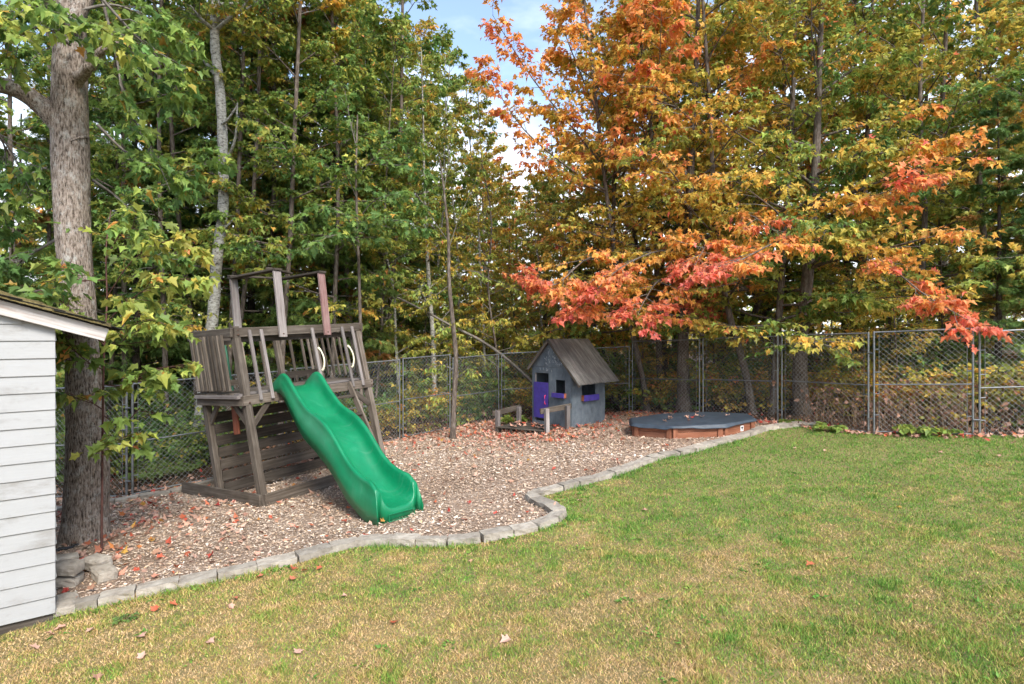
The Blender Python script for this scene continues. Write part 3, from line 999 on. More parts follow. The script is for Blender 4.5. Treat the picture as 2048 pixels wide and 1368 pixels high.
# roof frame
ru0, ru1 = 0.71, 1.55
for (u, v, mt) in ((ru0, fo - 0.045, WG), (ru1, fo - 0.045, M['wood_faded_red']), (ru0, PDK + 0.02, M['rake'] if False else WG), (ru1, PDK + 0.02, W)):
    beam('roof_post', pp(u, v, RH - 0.10), pp(u, v, 3.38), 0.045, 0.125, mt, tower, up=V3)
for u in (ru0, ru1):
    beam('roof_beam', pp(u, -0.16, 3.40), pp(u, PDK + 0.09, 3.40), 0.035, 0.14, WD, tower)
beam('roof_board', pp(ru0 - 0.05, 0.02, 3.435), pp(ru0 + 0.62, 0.42, 3.43), 0.028, 0.10, WD, tower)
beam('roof_board', pp(ru0 - 0.08, PDK + 0.02, 3.43), pp(ru1 + 0.05, PDK + 0.02, 3.43), 0.03, 0.09, WD, tower)
# ladder
for u in (1.32, 1.78):
    a = pp(u, fo - 0.05, DH + 0.03); b = pp(u, -0.62, 0.0)
    b = (b[0], b[1], b[2] + 0.02)
    beam('ladder_stringer', a, b, 0.10, 0.036, W, tower, up=(0, 0, 1))
ta, tb = np.array(pp(1.32, fo - 0.05, DH + 0.03)), np.array(pp(1.32, -0.62, 0.02)); tc_, td = np.array(pp(1.78, fo - 0.05, DH + 0.03)), np.array(pp(1.78, -0.62, 0.02))
for k in range(5):
    t = 0.14 + k * 0.19
    beam('ladder_rung', ta * (1 - t) + tb * t, tc_ * (1 - t) + td * t, 0.032, 0.10, W, tower)
# hanging red board and green pole
beam('red_board', pp(0.10, 0.55, 0.95), pp(0.10, 0.50, 1.38), 0.03, 0.13, M['wood_red'], tower, up=U3)
tube_obj('green_pole', [(np.array([pp(0.30, PDK - 0.25, DH + 0.05), pp(0.30, PDK - 0.25, RH - 0.12)]), 0.022)], 10, M['greenpole'], tower)


# cream grab handles
def handle(u):
    pts = []
    for t in np.linspace(0, 1, 15):
        h = DH + 0.28 + 0.36 * t
        out = 0.055 * math.sin(math.pi * min(1, max(0, t))) ** 0.45
        du = 0.03 * math.sin(math.pi * t)
        p = np.array(pp(u + du, fo - 0.062 - out, h)); pts.append(p)
    tube_obj('grab_handle', [(np.array(pts), np.array([0.02, 0.017] + [0.0135] * 11 + [0.017, 0.02]))], 10, M['handle'], tower)


handle(1.30); handle(1.91)


def bolt(u, v, h, parent=tower):
    a = np.array(pp(u, v, h)); n = -np.array([PV[0], PV[1], 0.28 * -0.0])
    tube_obj('bolt', [(np.array([a, a + n * 0.008, a + n * 0.009]), np.array([0.016, 0.013, 0.001]))], 8, M['bolt'], parent)


for (u, h) in ((0.0, RH + 0.03), (0.0, RH - 0.035), (0.0, DH + 0.005), (0.0, DH - 0.065), (PW + 0.03, RH + 0.045), (PW + 0.03, RH - 0.02), (PW + 0.03, DH - 0.06), (PW + 0.03, DH)):
    bolt(u, fo - 0.021, h)
for u in (ru0, ru1):
    for h in (RH - 0.05, RH + 0.02):
        bolt(u, fo - 0.069, h)


# ---- slide
def slide():
    S0 = np.array(pp(0.76, fo - 0.02, DH))[:2]; S1 = np.array([-1.36, 7.16])
    D = S1 - S0; Lh = np.linalg.norm(D); D = D / Lh; Wd = np.array([-D[1], D[0]])       # across, to the far side
    g0 = SLOPE * S0[0]; g1 = gz(*S1)
    ks = [(-0.05, 1.60), (0.0, 1.60), (0.06, 1.57), (0.12, 1.49), (0.20, 1.34), (0.30, 1.17), (0.38, 1.08), (0.46, 0.99), (0.54, 0.86), (0.62, 0.68), (0.70, 0.49), (0.78, 0.34), (0.86, 0.24), (0.93, 0.19), (1.0, 0.17)]
    sx = np.array([k[0] for k in ks]); sz = np.array([k[1] for k in ks])
    rk = [(-0.05, 0.06), (0.0, 0.16), (0.05, 0.25), (0.10, 0.27), (0.2, 0.235), (0.35, 0.20), (0.5, 0.23), (0.62, 0.25), (0.74, 0.25), (0.84, 0.28), (0.92, 0.31), (0.96, 0.29), (1.0, 0.24)]
    st = np.unique(np.concatenate([np.linspace(-0.05, 0.93, 64), np.linspace(0.93, 1.0, 10)]))
    cs = smooth_path(np.stack([sx, sz, 0 * sx], -1), 600)
    bed = np.interp(st, cs[:, 0], cs[:, 1])
    rid = np.interp(st, [a for a, b in rk], [b for a, b in rk])
    ker = np.array([1, 2, 3, 2, 1.0]); ker /= ker.sum()
    rid = np.convolve(np.pad(rid, 2, mode='edge'), ker, mode='valid')
    V = []
    HW = 0.305
    prof_n = None
    for s, b, r in zip(st, bed, rid):
        top = b + r
        # lower edge of the outer skirt runs almost straight down the slope
        sk = top - np.interp(s, [-0.05, 0.0, 0.1, 0.3, 0.5, 0.65, 0.8, 0.9, 0.97, 1.0], [0.20, 0.24, 0.33, 0.42, 0.49, 0.45, 0.45, 0.49, 0.48, 0.42])
        sk = max(0.012, min(sk, b - 0.03))
        mid = sk + (top - sk) * 0.62
        half = [(HW + 0.012, sk), (HW + 0.016, sk + (mid - sk) * 0.5), (HW + 0.006, mid), (HW + 0.0, mid + 0.012), (HW - 0.010, top - 0.045),
                (HW - 0.012, top - 0.018), (HW - 0.024, top - 0.003), (HW - 0.042, top), (HW - 0.060, top - 0.010), (HW - 0.070, top - 0.032)]
        # inner wall and U-shaped bed
        bw = HW - 0.074
        for q in np.linspace(0, 1, 8)[1:]:
            a = q * math.pi / 2
            x = bw * math.cos(a) ** 0.75 if q < 1 else 0.0
            z = b + max(0.02, top - 0.05 - b) * (1 - math.sin(a)) ** 1.25
            half.append((x, z))
        full = half + [(-x, z) for x, z in half[-2::-1]]
        prof_n = len(full)
        gg = g0 + (g1 - g0) * np.clip(s, 0, 1)
        for (x, z) in full:
            # the mouth leans outwards: low points reach further forward than the rim
            fwd = 0.0
            if s > 0.90:
                k = (s - 0.90) / 0.10
                fwd = -0.11 * k * np.clip((z - 0.10) / 0.32, 0, 1) ** 1.3
            flare = 1.0 + 0.05 * max(0, s - 0.8) / 0.2
            p = S0 + D * (s * Lh + fwd) + Wd * x * flare
            V.append((p[0], p[1], gg + z))
    V = np.array(V)
    n = len(st)
    Q = []
    for i in range(n - 1):
        for j in range(prof_n - 1):
            a = i * prof_n + j
            Q.append((a, a + 1, a + prof_n + 1, a + prof_n))
    # front closing panel: from the mouth profile down to the ground
    base = (n - 1) * prof_n
    extra = []
    V = list(map(tuple, V))
    m = prof_n // 2
    low = []
    for j in range(prof_n):
        x, y, z = V[base + j]
        low.append(len(V)); V.append((x + D[0] * 0.010, y + D[1] * 0.010, g1 + 0.004))
    # rim strip then the panel
    rim = []
    for j in range(prof_n):
        x, y, z = V[base + j]
        rim.append(len(V)); V.append((x + D[0] * 0.02, y + D[1] * 0.02, max(g1 + 0.006, z - 0.02)))
    for j in range(prof_n - 1):
        Q.append((base + j, base + j + 1, rim[j + 1], rim[j]))
        Q.append((rim[j], rim[j + 1], low[j + 1], low[j]))
    me = bpy.data.meshes.new('slide'); me.from_pydata(V, [], Q)
    bm = bmesh.new(); bm.from_mesh(me)
    bmesh.ops.recalc_face_normals(bm, faces=bm.faces)
    for f in bm.faces: f.smooth = True
    bm.to_mesh(me); bm.free()
    o = mobj('slide', me, M['slide'], tower)
    o['label'] = 'green plastic wave slide'
    md = o.modifiers.new('sol', 'SOLIDIFY'); md.thickness = 0.006; md.offset = 0
    # raised rectangle on the front panel
    c = S1 + D * 0.026
    pw, ph = 0.38, 0.085
    rp_ = []
    for (x, z) in ((-pw / 2, 0.03), (pw / 2, 0.03), (pw / 2, 0.03 + ph), (-pw / 2, 0.03 + ph), (-pw / 2, 0.03)):
        rp_.append((c[0] + Wd[0] * x, c[1] + Wd[1] * x, g1 + z))
    tube_obj('front_rib', [(np.array(rp_[i:i + 2]), 0.006) for i in range(4)], 6, M['slide'], o)
    return o


slide()

#--SECTION-HOUSE
# ------------------------------------------------------------------ playhouse
HC = np.array([1.30, 12.8]); HF = np.array([-0.68, 0.733]); HF /= np.linalg.norm(HF); HS = np.array([HF[1], -HF[0]])   # corner, along the front (to the left), along the side (to the right/back)
HWd, HDp, HWall, HRise = 1.20, 1.15, 1.36, 0.62
HZ0 = gz(*HC) - 0.02


def hp(f, s, z):
    p = HC + HF * f + HS * s
    return (p[0], p[1], HZ0 + z)


house = empty('playhouse', hp(0.6, 0.57, 0), 'small blue-grey plywood playhouse with a purple door', 'playhouse')
TH = 0.018


def wall_with_holes(name, along, n_out, outline_top, L, holes, mat, s_off):
    """sheet in the plane spanned by 'along' and z, thickness TH; cells cut by the hole edges so that the openings are real"""
    xs = sorted({0.0, L} | {h[0] for h in holes} | {h[1] for h in holes})
    zs = sorted({0.0, outline_top} | {h[2] for h in holes} | {h[3] for h in holes})
    bm = bmesh.new()
    cache = {}

    def vert(x, z, t):
        k = (x, z, t)
        if k not in cache:
            f, s = along(x, t)
            cache[k] = bm.verts.new(hp(f, s, z))
        return cache[k]

    def solid(i, j):
        if i < 0 or j < 0 or i >= len(xs) - 1 or j >= len(zs) - 1: return False
        cx, cz = (xs[i] + xs[i + 1]) / 2, (zs[j] + zs[j + 1]) / 2
        return not any(h[0] < cx < h[1] and h[2] < cz < h[3] for h in holes)
    for i in range(len(xs) - 1):
        for j in range(len(zs) - 1):
            if not solid(i, j): continue
            a, b, c, d = xs[i], xs[i + 1], zs[j], zs[j + 1]
            for t in (0, TH):
                bm.faces.new([vert(a, c, t), vert(b, c, t), vert(b, d, t), vert(a, d, t)])
            for (di, dj, e) in ((-1, 0, ((a, c), (a, d))), (1, 0, ((b, c), (b, d))), (0, -1, ((a, c), (b, c))), (0, 1, ((a, d), (b, d)))):
                if not solid(i + di, j + dj):
                    (x1, z1), (x2, z2) = e
                    bm.faces.new([vert(x1, z1, 0), vert(x2, z2, 0), vert(x2, z2, TH), vert(x1, z1, TH)])
    bmesh.ops.recalc_face_normals(bm, faces=bm.faces)
    me = bpy.data.meshes.new(name); bm.to_mesh(me); bm.free()
    return mobj(name, me, mat, house)


# front: x runs from the corner (0) to the left (HWd)
DO = (0.67, 1.10, 0.12, 1.22)
WF = (0.17, 0.45, 0.79, 1.09)
wall_with_holes('front_wall', lambda x, t: (x, -t + 0.0), None, HWall, HWd, [DO, WF], M['house'], 0)
WS = (0.33, 0.80, 0.72, 1.07)
wall_with_holes('side_wall', lambda x, t: (t * -1.0 + 0.0, x), None, HWall + 0.0, HDp, [WS], M['house'], 0)
wall_with_holes('side_wall', lambda x, t: (HWd + t, x), None, HWall, HDp, [], M['house'], 0)
wall_with_holes('back_wall', lambda x, t: (x, HDp + t), None, HWall, HWd, [], M['house'], 0)
for s in (-TH, HDp):       # gables
    bm = bmesh.new()
    tri = [(-0.0, HWall + 0.006), (HWd, HWall + 0.006), (HWd / 2, HWall + HRise)]
    A = [bm.verts.new(hp(f, s, z)) for f, z in tri]; B = [bm.verts.new(hp(f, s + TH, z)) for f, z in tri]
    bm.faces.new(A); bm.faces.new(B[::-1])
    for i in range(3): bm.faces.new((A[i], B[i], B[(i + 1) % 3], A[(i + 1) % 3]))
    bmesh.ops.recalc_face_normals(bm, faces=bm.faces)
    me = bpy.data.meshes.new('gable'); bm.to_mesh(me); bm.free(); mobj('gable', me, M['house'], house)
# floor and roof sheets
beam('floor_sheet', hp(0.02, HDp / 2, 0.09), hp(HWd - 0.02, HDp / 2, 0.09), 0.02, HDp - 0.04, M['wood_dark'], house)
sl_n = math.hypot(HWd / 2, HRise)
for sgn in (-1, 1):
    ex = 0.07 if sgn > 0 else 0.56
    e_f = HWd / 2 + sgn * (HWd / 2) * (1 + ex); e_z = HWall - HRise * ex
    pk = np.array(hp(HWd / 2, (HDp) / 2, HWall + HRise + 0.014)); ev = np.array(hp(e_f, HDp / 2, e_z + 0.014))
    nrm = np.cross(ev - pk, np.array([HS[0], HS[1], 0.0]))
    nrm = nrm / np.linalg.norm(nrm); nrm = nrm if nrm[2] > 0 else -nrm
    L = np.linalg.norm(ev - pk)
    nb = 1
    bm = bmesh.new(); bm_box(bm, L, HDp + 0.26, 0.014, 0.002)
    bmesh.ops.subdivide_edges(bm, edges=[e for e in bm.edges if e.calc_length() > 0.5], cuts=14, use_grid_fill=True)
    rr = np.random.default_rng(3)
    for v_ in bm.verts:
        v_.co.z += 0.010 * math.sin(v_.co.y * 4.1 + 1) * (v_.co.x / L + 0.5) + rr.normal(0, 0.0015)
        if abs(v_.co.y) > (HDp + 0.25) / 2: v_.co.y += rr.normal(0, 0.004)
        if v_.co.x > L * 0.49: v_.co.x += rr.normal(0, 0.006)
    me = bpy.data.meshes.new('roof_sheet'); bm.to_mesh(me); bm.free()
    o = mobj('roof_sheet', me, M['ply'], house)
    x = Vector((ev - pk) / L); z = Vector(nrm); y = z.cross(x)
    m = Matrix((x, y, z)).transposed().to_4x4(); m.translation = Vector((pk + ev) / 2) + z * 0.006
    o.matrix_basis = m
    # barge boards under the roof edge at the front
    a = hp(HWd / 2 + sgn * 0.012, -0.115, HWall + HRise - 0.035); b = hp(e_f, -0.115, e_z - 0.03)
    beam('barge_board', a, b, 0.055, 0.018, M['wood'], house)
# door (swung a little), handle
dj = beam('door', hp(DO[0] - 0.005, -0.036, (0.19 + 1.01) / 2), hp(DO[1] + 0.02, -0.036, (0.19 + 1.01) / 2), 0.82, 0.016, M['purple'], house, bev=0.002)
tube_obj('handle', [(np.array([hp(DO[0] + 0.07, -0.046, 0.52), hp(DO[0] + 0.07, -0.075, 0.53), hp(DO[0] + 0.065, -0.078, 0.62), hp(DO[0] + 0.07, -0.075, 0.71), hp(DO[0] + 0.07, -0.046, 0.72)]), 0.012)], 8, M['pink'], dj)
beam('door_jamb', hp(DO[1] + 0.005, -0.005 - TH * 0 + 0.012, 0.0), hp(DO[1] + 0.005, 0.007, 1.22), 0.03, 0.024, M['wood_grey'], house, up=(HS[0], HS[1], 0))
# planter boxes: front board, two ends and a bottom
for (side, a0, a1, z0) in (('front', WF[0] - 0.04, WF[1] + 0.05, WF[2] - 0.09), ('side', WS[0] - 0.02, WS[1] + 0.03, WS[2] - 0.10)):
    H_ = 0.105 if side == 'front' else 0.135
    q = (lambda a, o_, z: hp(a, -TH - o_, z)) if side == 'front' else (lambda a, o_, z: hp(-TH - o_, a, z))
    pb = beam('window_box', q(a0, 0.085, z0 + H_ / 2), q(a1, 0.085, z0 + H_ / 2), H_, 0.014, M['purple'], house, bev=0.002)
    for e in (a0 + 0.007, a1 - 0.007):
        beam('box_end', q(e, 0.002, z0 + H_ / 2), q(e, 0.077, z0 + H_ / 2), H_ - 0.004, 0.012, M['wood_red'], pb, bev=0.001)
    beam('box_bottom', q(a0 + 0.015, 0.040, z0 + 0.008), q(a1 - 0.015, 0.040, z0 + 0.008), 0.012, 0.072, M['purple'], pb, bev=0.001)
# chalk scribbles on the gable and above the door
strokes = []
rc = np.random.default_rng(21)


def chalk_word(f0, z0, size, glyphs):
    x = f0
    for g in glyphs:
        for st_ in g:
            strokes.append((np.array([hp(x - px_ * size, -TH - 0.0035, z0 + pz_ * size) for px_, pz_ in st_]), 0.0028))
        x -= size * 0.85


GL = {'l': [[(0.1, 0), (0.1, 1.4)]], 'i': [[(0.1, 0), (0.1, 0.8)], [(0.1, 1.0), (0.12, 1.1)]], 'g': [[(0.6, 0.7), (0.2, 0.8), (0.05, 0.4), (0.3, 0.05), (0.6, 0.3)], [(0.6, 0.8), (0.6, -0.3), (0.2, -0.4)]],
      'h': [[(0.1, 0), (0.1, 1.4)], [(0.1, 0.6), (0.4, 0.8), (0.55, 0.5), (0.55, 0)]], 't': [[(0.3, 0), (0.3, 1.3)], [(0.05, 0.9), (0.6, 0.9)]],
      'k': [[(0.1, 0), (0.1, 1.4)], [(0.5, 0.9), (0.12, 0.45), (0.55, 0)]], 'a': [[(0.6, 0.7), (0.2, 0.8), (0.05, 0.4), (0.3, 0.02), (0.6, 0.3), (0.6, 0.8), (0.62, 0)]], 'e': [[(0.05, 0.45), (0.6, 0.5), (0.4, 0.85), (0.08, 0.6), (0.1, 0.15), (0.5, 0.0)]]}
chalk_word(0.44, HWall + 0.055, 0.045, [GL[c] for c in 'light'])
for _ in range(26):
    f = 0.36 + rc.random() * 0.46; z = HWall + 0.09 + rc.random() * 0.24
    n_ = rc.integers(3, 6); pts = []
    for q_ in range(n_):
        pts.append(hp(f, -TH - 0.0035, z)); f += rc.normal(0, 0.02); z += rc.normal(0, 0.03)
    strokes.append((np.array(pts), 0.0022))
for _ in range(8):
    f = 0.5 + rc.random() * 0.45; z = 1.25 + rc.random() * 0.05
    strokes.append((np.array([hp(f, -TH - 0.0035, z), hp(f + rc.normal(0, 0.012), -TH - 0.0035, z + 0.05)]), 0.0022))
tube_obj('chalk_marks', strokes, 4, M['chalk'], house)['kind'] = 'stuff'


# ------------------------------------------------------------------ porch pallet and hitching rails
def rail(label, p0, p1, h, lo_, ro, mats):
    a = np.array(p0); b = np.array(p1); d = (b - a) / np.linalg.norm(b - a)
    za, zb = gz(*a), gz(*b)
    root = empty('porch_rail', (a[0], a[1], za), label, 'rail', 'rails beside the playhouse porch')
    nrm = np.array([-d[1], d[0]])
    beam('post', (a[0], a[1], za - 0.05), (a[0] - 0.01, a[1], za + h), 0.09, 0.085, mats[0], root, up=(d[0], d[1], 0))
    beam('post', (b[0], b[1], zb - 0.05), (b[0], b[1], zb + h - 0.01), 0.09, 0.085, mats[0], root, up=(d[0], d[1], 0))
    a2 = a - d * lo_ + nrm * 0.065; b2 = b + d * ro + nrm * 0.065
    beam('rail_board', (a2[0], a2[1], za + h - 0.06), (b2[0], b2[1], zb + h - 0.03), 0.115, 0.038, mats[1], root)


rail('weathered wooden rail directly in front of the playhouse window', (0.74, 12.36), (1.20, 12.64), 0.56, 0.13, 0.14, (M['wood_grey'], M['wood']))
rail('darker wooden rail at the outer end of the porch, away from the house', (-0.31, 13.05), (0.16, 13.62), 0.50, 0.11, 0.12, (M['wood_grey'], M['wood_dark']))
pal = empty('pallet', (0.1, 12.9, gz(0.1, 12.9)), 'wooden pallet used as a porch step, strewn with leaves', 'pallet')
pa = np.array([-0.36, 12.92]); pb_ = np.array([0.62, 12.30]); pdv = (pb_ - pa) / np.linalg.norm(pb_ - pa); pnv = np.array([-pdv[1], pdv[0]])
PLn = np.linalg.norm(pb_ - pa)
pz0 = gz(0.1, 12.9)
for k in range(6):
    o_ = 0.05 + k * 0.15
    a = pa + pnv * o_; b = pb_ + pnv * o_
    beam('slat', (a[0], a[1], pz0 + 0.125), (b[0], b[1], pz0 + 0.135), 0.02, 0.105, M['wood_dark'], pal)
for k in range(4):
    c = pa + pdv * (0.03 + k * (PLn - 0.06) / 3)
    e_ = c + pnv * 0.85
    beam('bearer', (c[0], c[1], pz0 + 0.062), (e_[0], e_[1], pz0 + 0.067), 0.1, 0.05, M['wood_dark'], pal)

#--SECTION-SANDBOX
# ------------------------------------------------------------------ sandbox
BC = np.array([3.58, 11.72]); BR = 1.23; BSQ = 0.68; BZ = gz(*BC) - 0.0
sand = empty('sandbox', (BC[0], BC[1], BZ), 'octagonal brown wooden sandbox with a dark blue cover', 'sandbox')
vang = [R(242 + 45 * k) for k in range(8)]
vp = [BC + BR * np.array([math.cos(a), BSQ * math.sin(a)]) for a in vang]


def bz(p): return SLOPE * 0.75 * (p[0] - BC[0]) + BZ


for k in range(8):
    a, b = vp[k], vp[(k + 1) % 8]
    d = (b - a) / np.linalg.norm(b - a)
    a2, b2 = a + d * 0.004, b - d * 0.004
    for lv in (0, 1):
        beam('side_plank', (a2[0], a2[1], bz(a2) + 0.075 + 0.122 * lv), (b2[0], b2[1], bz(b2) + 0.075 + 0.122 * lv), 0.117, 0.028, M['wood_sand'], sand)
    n_ = np.array([d[1], -d[0]]); n_ = n_ if np.dot(n_, (a + b) / 2 - BC) > 0 else -n_
    for q in (a + d * 0.058, b - d * 0.058):
        q2 = q + n_ * 0.028
        beam('corner_block', (q2[0], q2[1], bz(q2) - 0.02), (q2[0], q2[1], bz(q2) + 0.25), 0.085, 0.026, M['wood_sand'], sand, up=(d[0], d[1], 0))
# sticker with a dark emblem on the panel beside the lawn
a, b = vp[1], vp[2]
d = (b - a) / np.linalg.norm(b - a); n_ = np.array([d[1], -d[0]]); n_ = n_ if np.dot(n_, (a + b) / 2 - BC) > 0 else -n_
c = a + d * 0.50 + n_ * 0.0165
stk = beam('sticker', (c[0] - d[0] * 0.04, c[1] - d[1] * 0.04, bz(c) + 0.125), (c[0] + d[0] * 0.04, c[1] + d[1] * 0.04, bz(c) + 0.125), 0.105, 0.003, M['white'], sand, bev=0)
em = bmesh.new()
c2 = c + n_ * 0.0035
ring = []
for k in range(12):
    an = 2 * math.pi * k / 12; rr_ = 0.026 * (1 + 0.15 * math.sin(3 * an))
    ring.append(em.verts.new((c2[0] + d[0] * rr_ * math.cos(an), c2[1] + d[1] * rr_ * math.cos(an), bz(c) + 0.138 + rr_ * math.sin(an))))
em.faces.new(ring)
for z0_, w_ in ((0.100, 0.05), (0.090, 0.034)):
    em.faces.new([em.verts.new((c2[0] + d[0] * x, c2[1] + d[1] * x, bz(c) + z)) for x, z in ((-w_ / 2, z0_), (w_ / 2, z0_), (w_ / 2, z0_ + 0.005), (-w_ / 2, z0_ + 0.005))])
me = bpy.data.meshes.new('emblem'); em.to_mesh(me); em.free(); mobj('emblem', me, M['black'], stk)


# cover: sagging wrinkled sheet with a hanging hem
def cover_z(x, y):
    dx, dy = x - BC[0], y - BC[1]
    r_ = np.hypot(dx, dy / BSQ) / BR
    return BZ + SLOPE * 0.75 * dx + 0.268 + 0.03 * (1 - np.clip(r_, 0, 1) ** 2) * 0.6 + 0.03 * (fbm(x * 2.2, y * 2.2, 31, 3) - 0.5) * (1 - 0.4 * np.clip(r_, 0, 1))


nr, na = 26, 96
Vc = []; Qc = []
for i in range(nr + 4):
    for j in range(na):
        an = vang[0] + 2 * math.pi * j / na
        k = ((an - vang[0]) % R(45)) / R(45)
        oc = BR * math.cos(R(22.5)) / math.cos((k - 0.5) * R(45))
        ex_, ey_ = oc * math.cos(an), oc * math.sin(an) * BSQ
        el_ = math.hypot(ex_, ey_)
        if i < nr:
            q = max(i / (nr - 1), 0.002) * (1 + 0.05 / el_)
            x, y = BC[0] + ex_ * q, BC[1] + ey_ * q
            z = float(cover_z(x, y))
        else:
            w = i - nr + 1
            q = 1 + (0.05 + 0.007 * w + 0.012 * (float(vnoise(j * 0.45, w * 0.2, 8)) - 0.5) * w) / el_
            x, y = BC[0] + ex_ * q, BC[1] + ey_ * q
            z = BZ + SLOPE * 0.75 * (x - BC[0]) + 0.262 - (0.013 * w) - 0.02 * (float(vnoise(j * 0.25, 3.0, 12)) - 0.5) * w / 2
        Vc.append((x, y, z))
for i in range(nr + 3):
    for j in range(na):
        Qc.append((i * na + j, i * na + (j + 1) % na, (i + 1) * na + (j + 1) % na, (i + 1) * na + j))
cov = mobj('cover', np_mesh('cover', np.array(Vc), np.array(Qc), smooth=True), M['tarp'], sand)
cov.modifiers.new('sol', 'SOLIDIFY').thickness = 0.004

#--SECTION-LEAVES
# ------------------------------------------------------------------ leaf templates
def tmpl_maple():
    r = [(0.40, 0.03), (0.30, 0.26), (0.54, 0.52), (0.23, 0.60)]
    out = [(0, 0)] + r + [(0, 1.0)] + [(-x, y) for x, y in r[::-1]]
    v = [(x, y, 0.22 * abs(x) - 0.35 * max(0, y - 0.4) ** 2) for x, y in out]
    return np.array(v, float), np.array([(0, 1, 2), (2, 3, 4), (0, 2, 4), (0, 4, 5), (0, 5, 6), (0, 6, 8), (6, 7, 8), (0, 8, 9)])


def tmpl_simple():
    v = [(0, 0, 0), (0.34, 0.10, 0.08), (0.46, 0.50, 0.12), (0, 1, -0.06), (-0.46, 0.50, 0.12), (-0.34, 0.10, 0.08)]
    return np.array(v, float), np.array([(0, 1, 2), (0, 2, 3), (0, 3, 4), (0, 4, 5)])


def tmpl_ovate():
    v = [(0, 0, 0), (0.28, 0.35, 0.06), (0.0, 1, -0.05), (-0.28, 0.35, 0.06)]
    return np.array(v, float), np.array([(0, 1, 2), (0, 2, 3)])


def tmpl_oak():
    r = [(0.06, 0.12), (0.24, 0.26), (0.09, 0.34), (0.36, 0.55), (0.11, 0.58), (0.28, 0.82), (0.08, 0.82)]
    out = [(0, 0)] + r + [(0, 1.0)] + [(-x, y) for x, y in r[::-1]]
    v = [(0, 0.45, 0.0)] + [(x, y, 0.25 * abs(x) - 0.12 * y * y) for x, y in out]
    n = len(out)
    return np.array(v, float), np.array([(0, 1 + i, 1 + (i + 1) % n) for i in range(n)])


def tmpl_frond():
    V_, T_ = [], []
    for (y, w, sg) in ((0.08, 0.30, 1), (0.08, 0.30, -1), (0.30, 0.34, 1), (0.30, 0.34, -1), (0.55, 0.26, 1), (0.55, 0.26, -1)):
        b_ = len(V_)
        V_ += [(0, y - 0.05, 0), (0, y + 0.13, 0), (sg * w, y + 0.30, -0.05)]
        T_.append((b_, b_ + 1, b_ + 2))
    b_ = len(V_); V_ += [(-0.045, 0, 0), (0.045, 0, 0), (0, 1.0, -0.08)]; T_.append((b_, b_ + 1, b_ + 2))
    return np.array(V_, float), np.array(T_)


TM = {'maple': tmpl_maple(), 'simple': tmpl_simple(), 'ovate': tmpl_ovate(), 'oak': tmpl_oak(), 'frond': tmpl_frond()}


def unit(a):
    return a / np.maximum(np.sqrt((a * a).sum(-1, keepdims=True)), 1e-9)


def leaf_arrays(kind, P, A, Nn, size, hue, val):
    T, F_ = TM[kind]
    y = unit(A); z = unit(Nn - (Nn * y).sum(-1, keepdims=True) * y); x = cross(y, z)
    n = len(P)
    cr = np.random.default_rng(n + 5)
    c1 = cr.normal(0.15, 0.5, (n, 1)); c2 = cr.normal(-0.22, 0.30, (n, 1)); c3 = cr.normal(0, 0.35, (n, 1)); wx = cr.uniform(0.78, 1.12, (n, 1))
    tz = T[None, :, 2] + c1 * T[None, :, 0] ** 2 + c2 * T[None, :, 1] ** 2 + c3 * T[None, :, 0] * T[None, :, 1]
    v = P[:, None, :] + size[:, None, None] * ((wx * T[None, :, 0])[..., None] * x[:, None, :] + T[None, :, 1:2] * y[:, None, :] + tz[..., None] * z[:, None, :])
    k = len(T)
    t = F_[None, :, :] + (np.arange(n) * k)[:, None, None]
    return v.reshape(-1, 3), t.reshape(-1, 3), np.repeat(hue, k), np.repeat(val, k)


def leaf_obj(name, kind, P, A, Nn, size, hue, val, mat, parent=None):
    v, t, h, vl = leaf_arrays(kind, P, A, Nn, size, hue, val)
    me = np_mesh(name, v, t, {'hue': ('FLOAT', 'POINT', h), 'val': ('FLOAT', 'POINT', vl)})
    o = mobj(name, me, mat, parent)
    return o


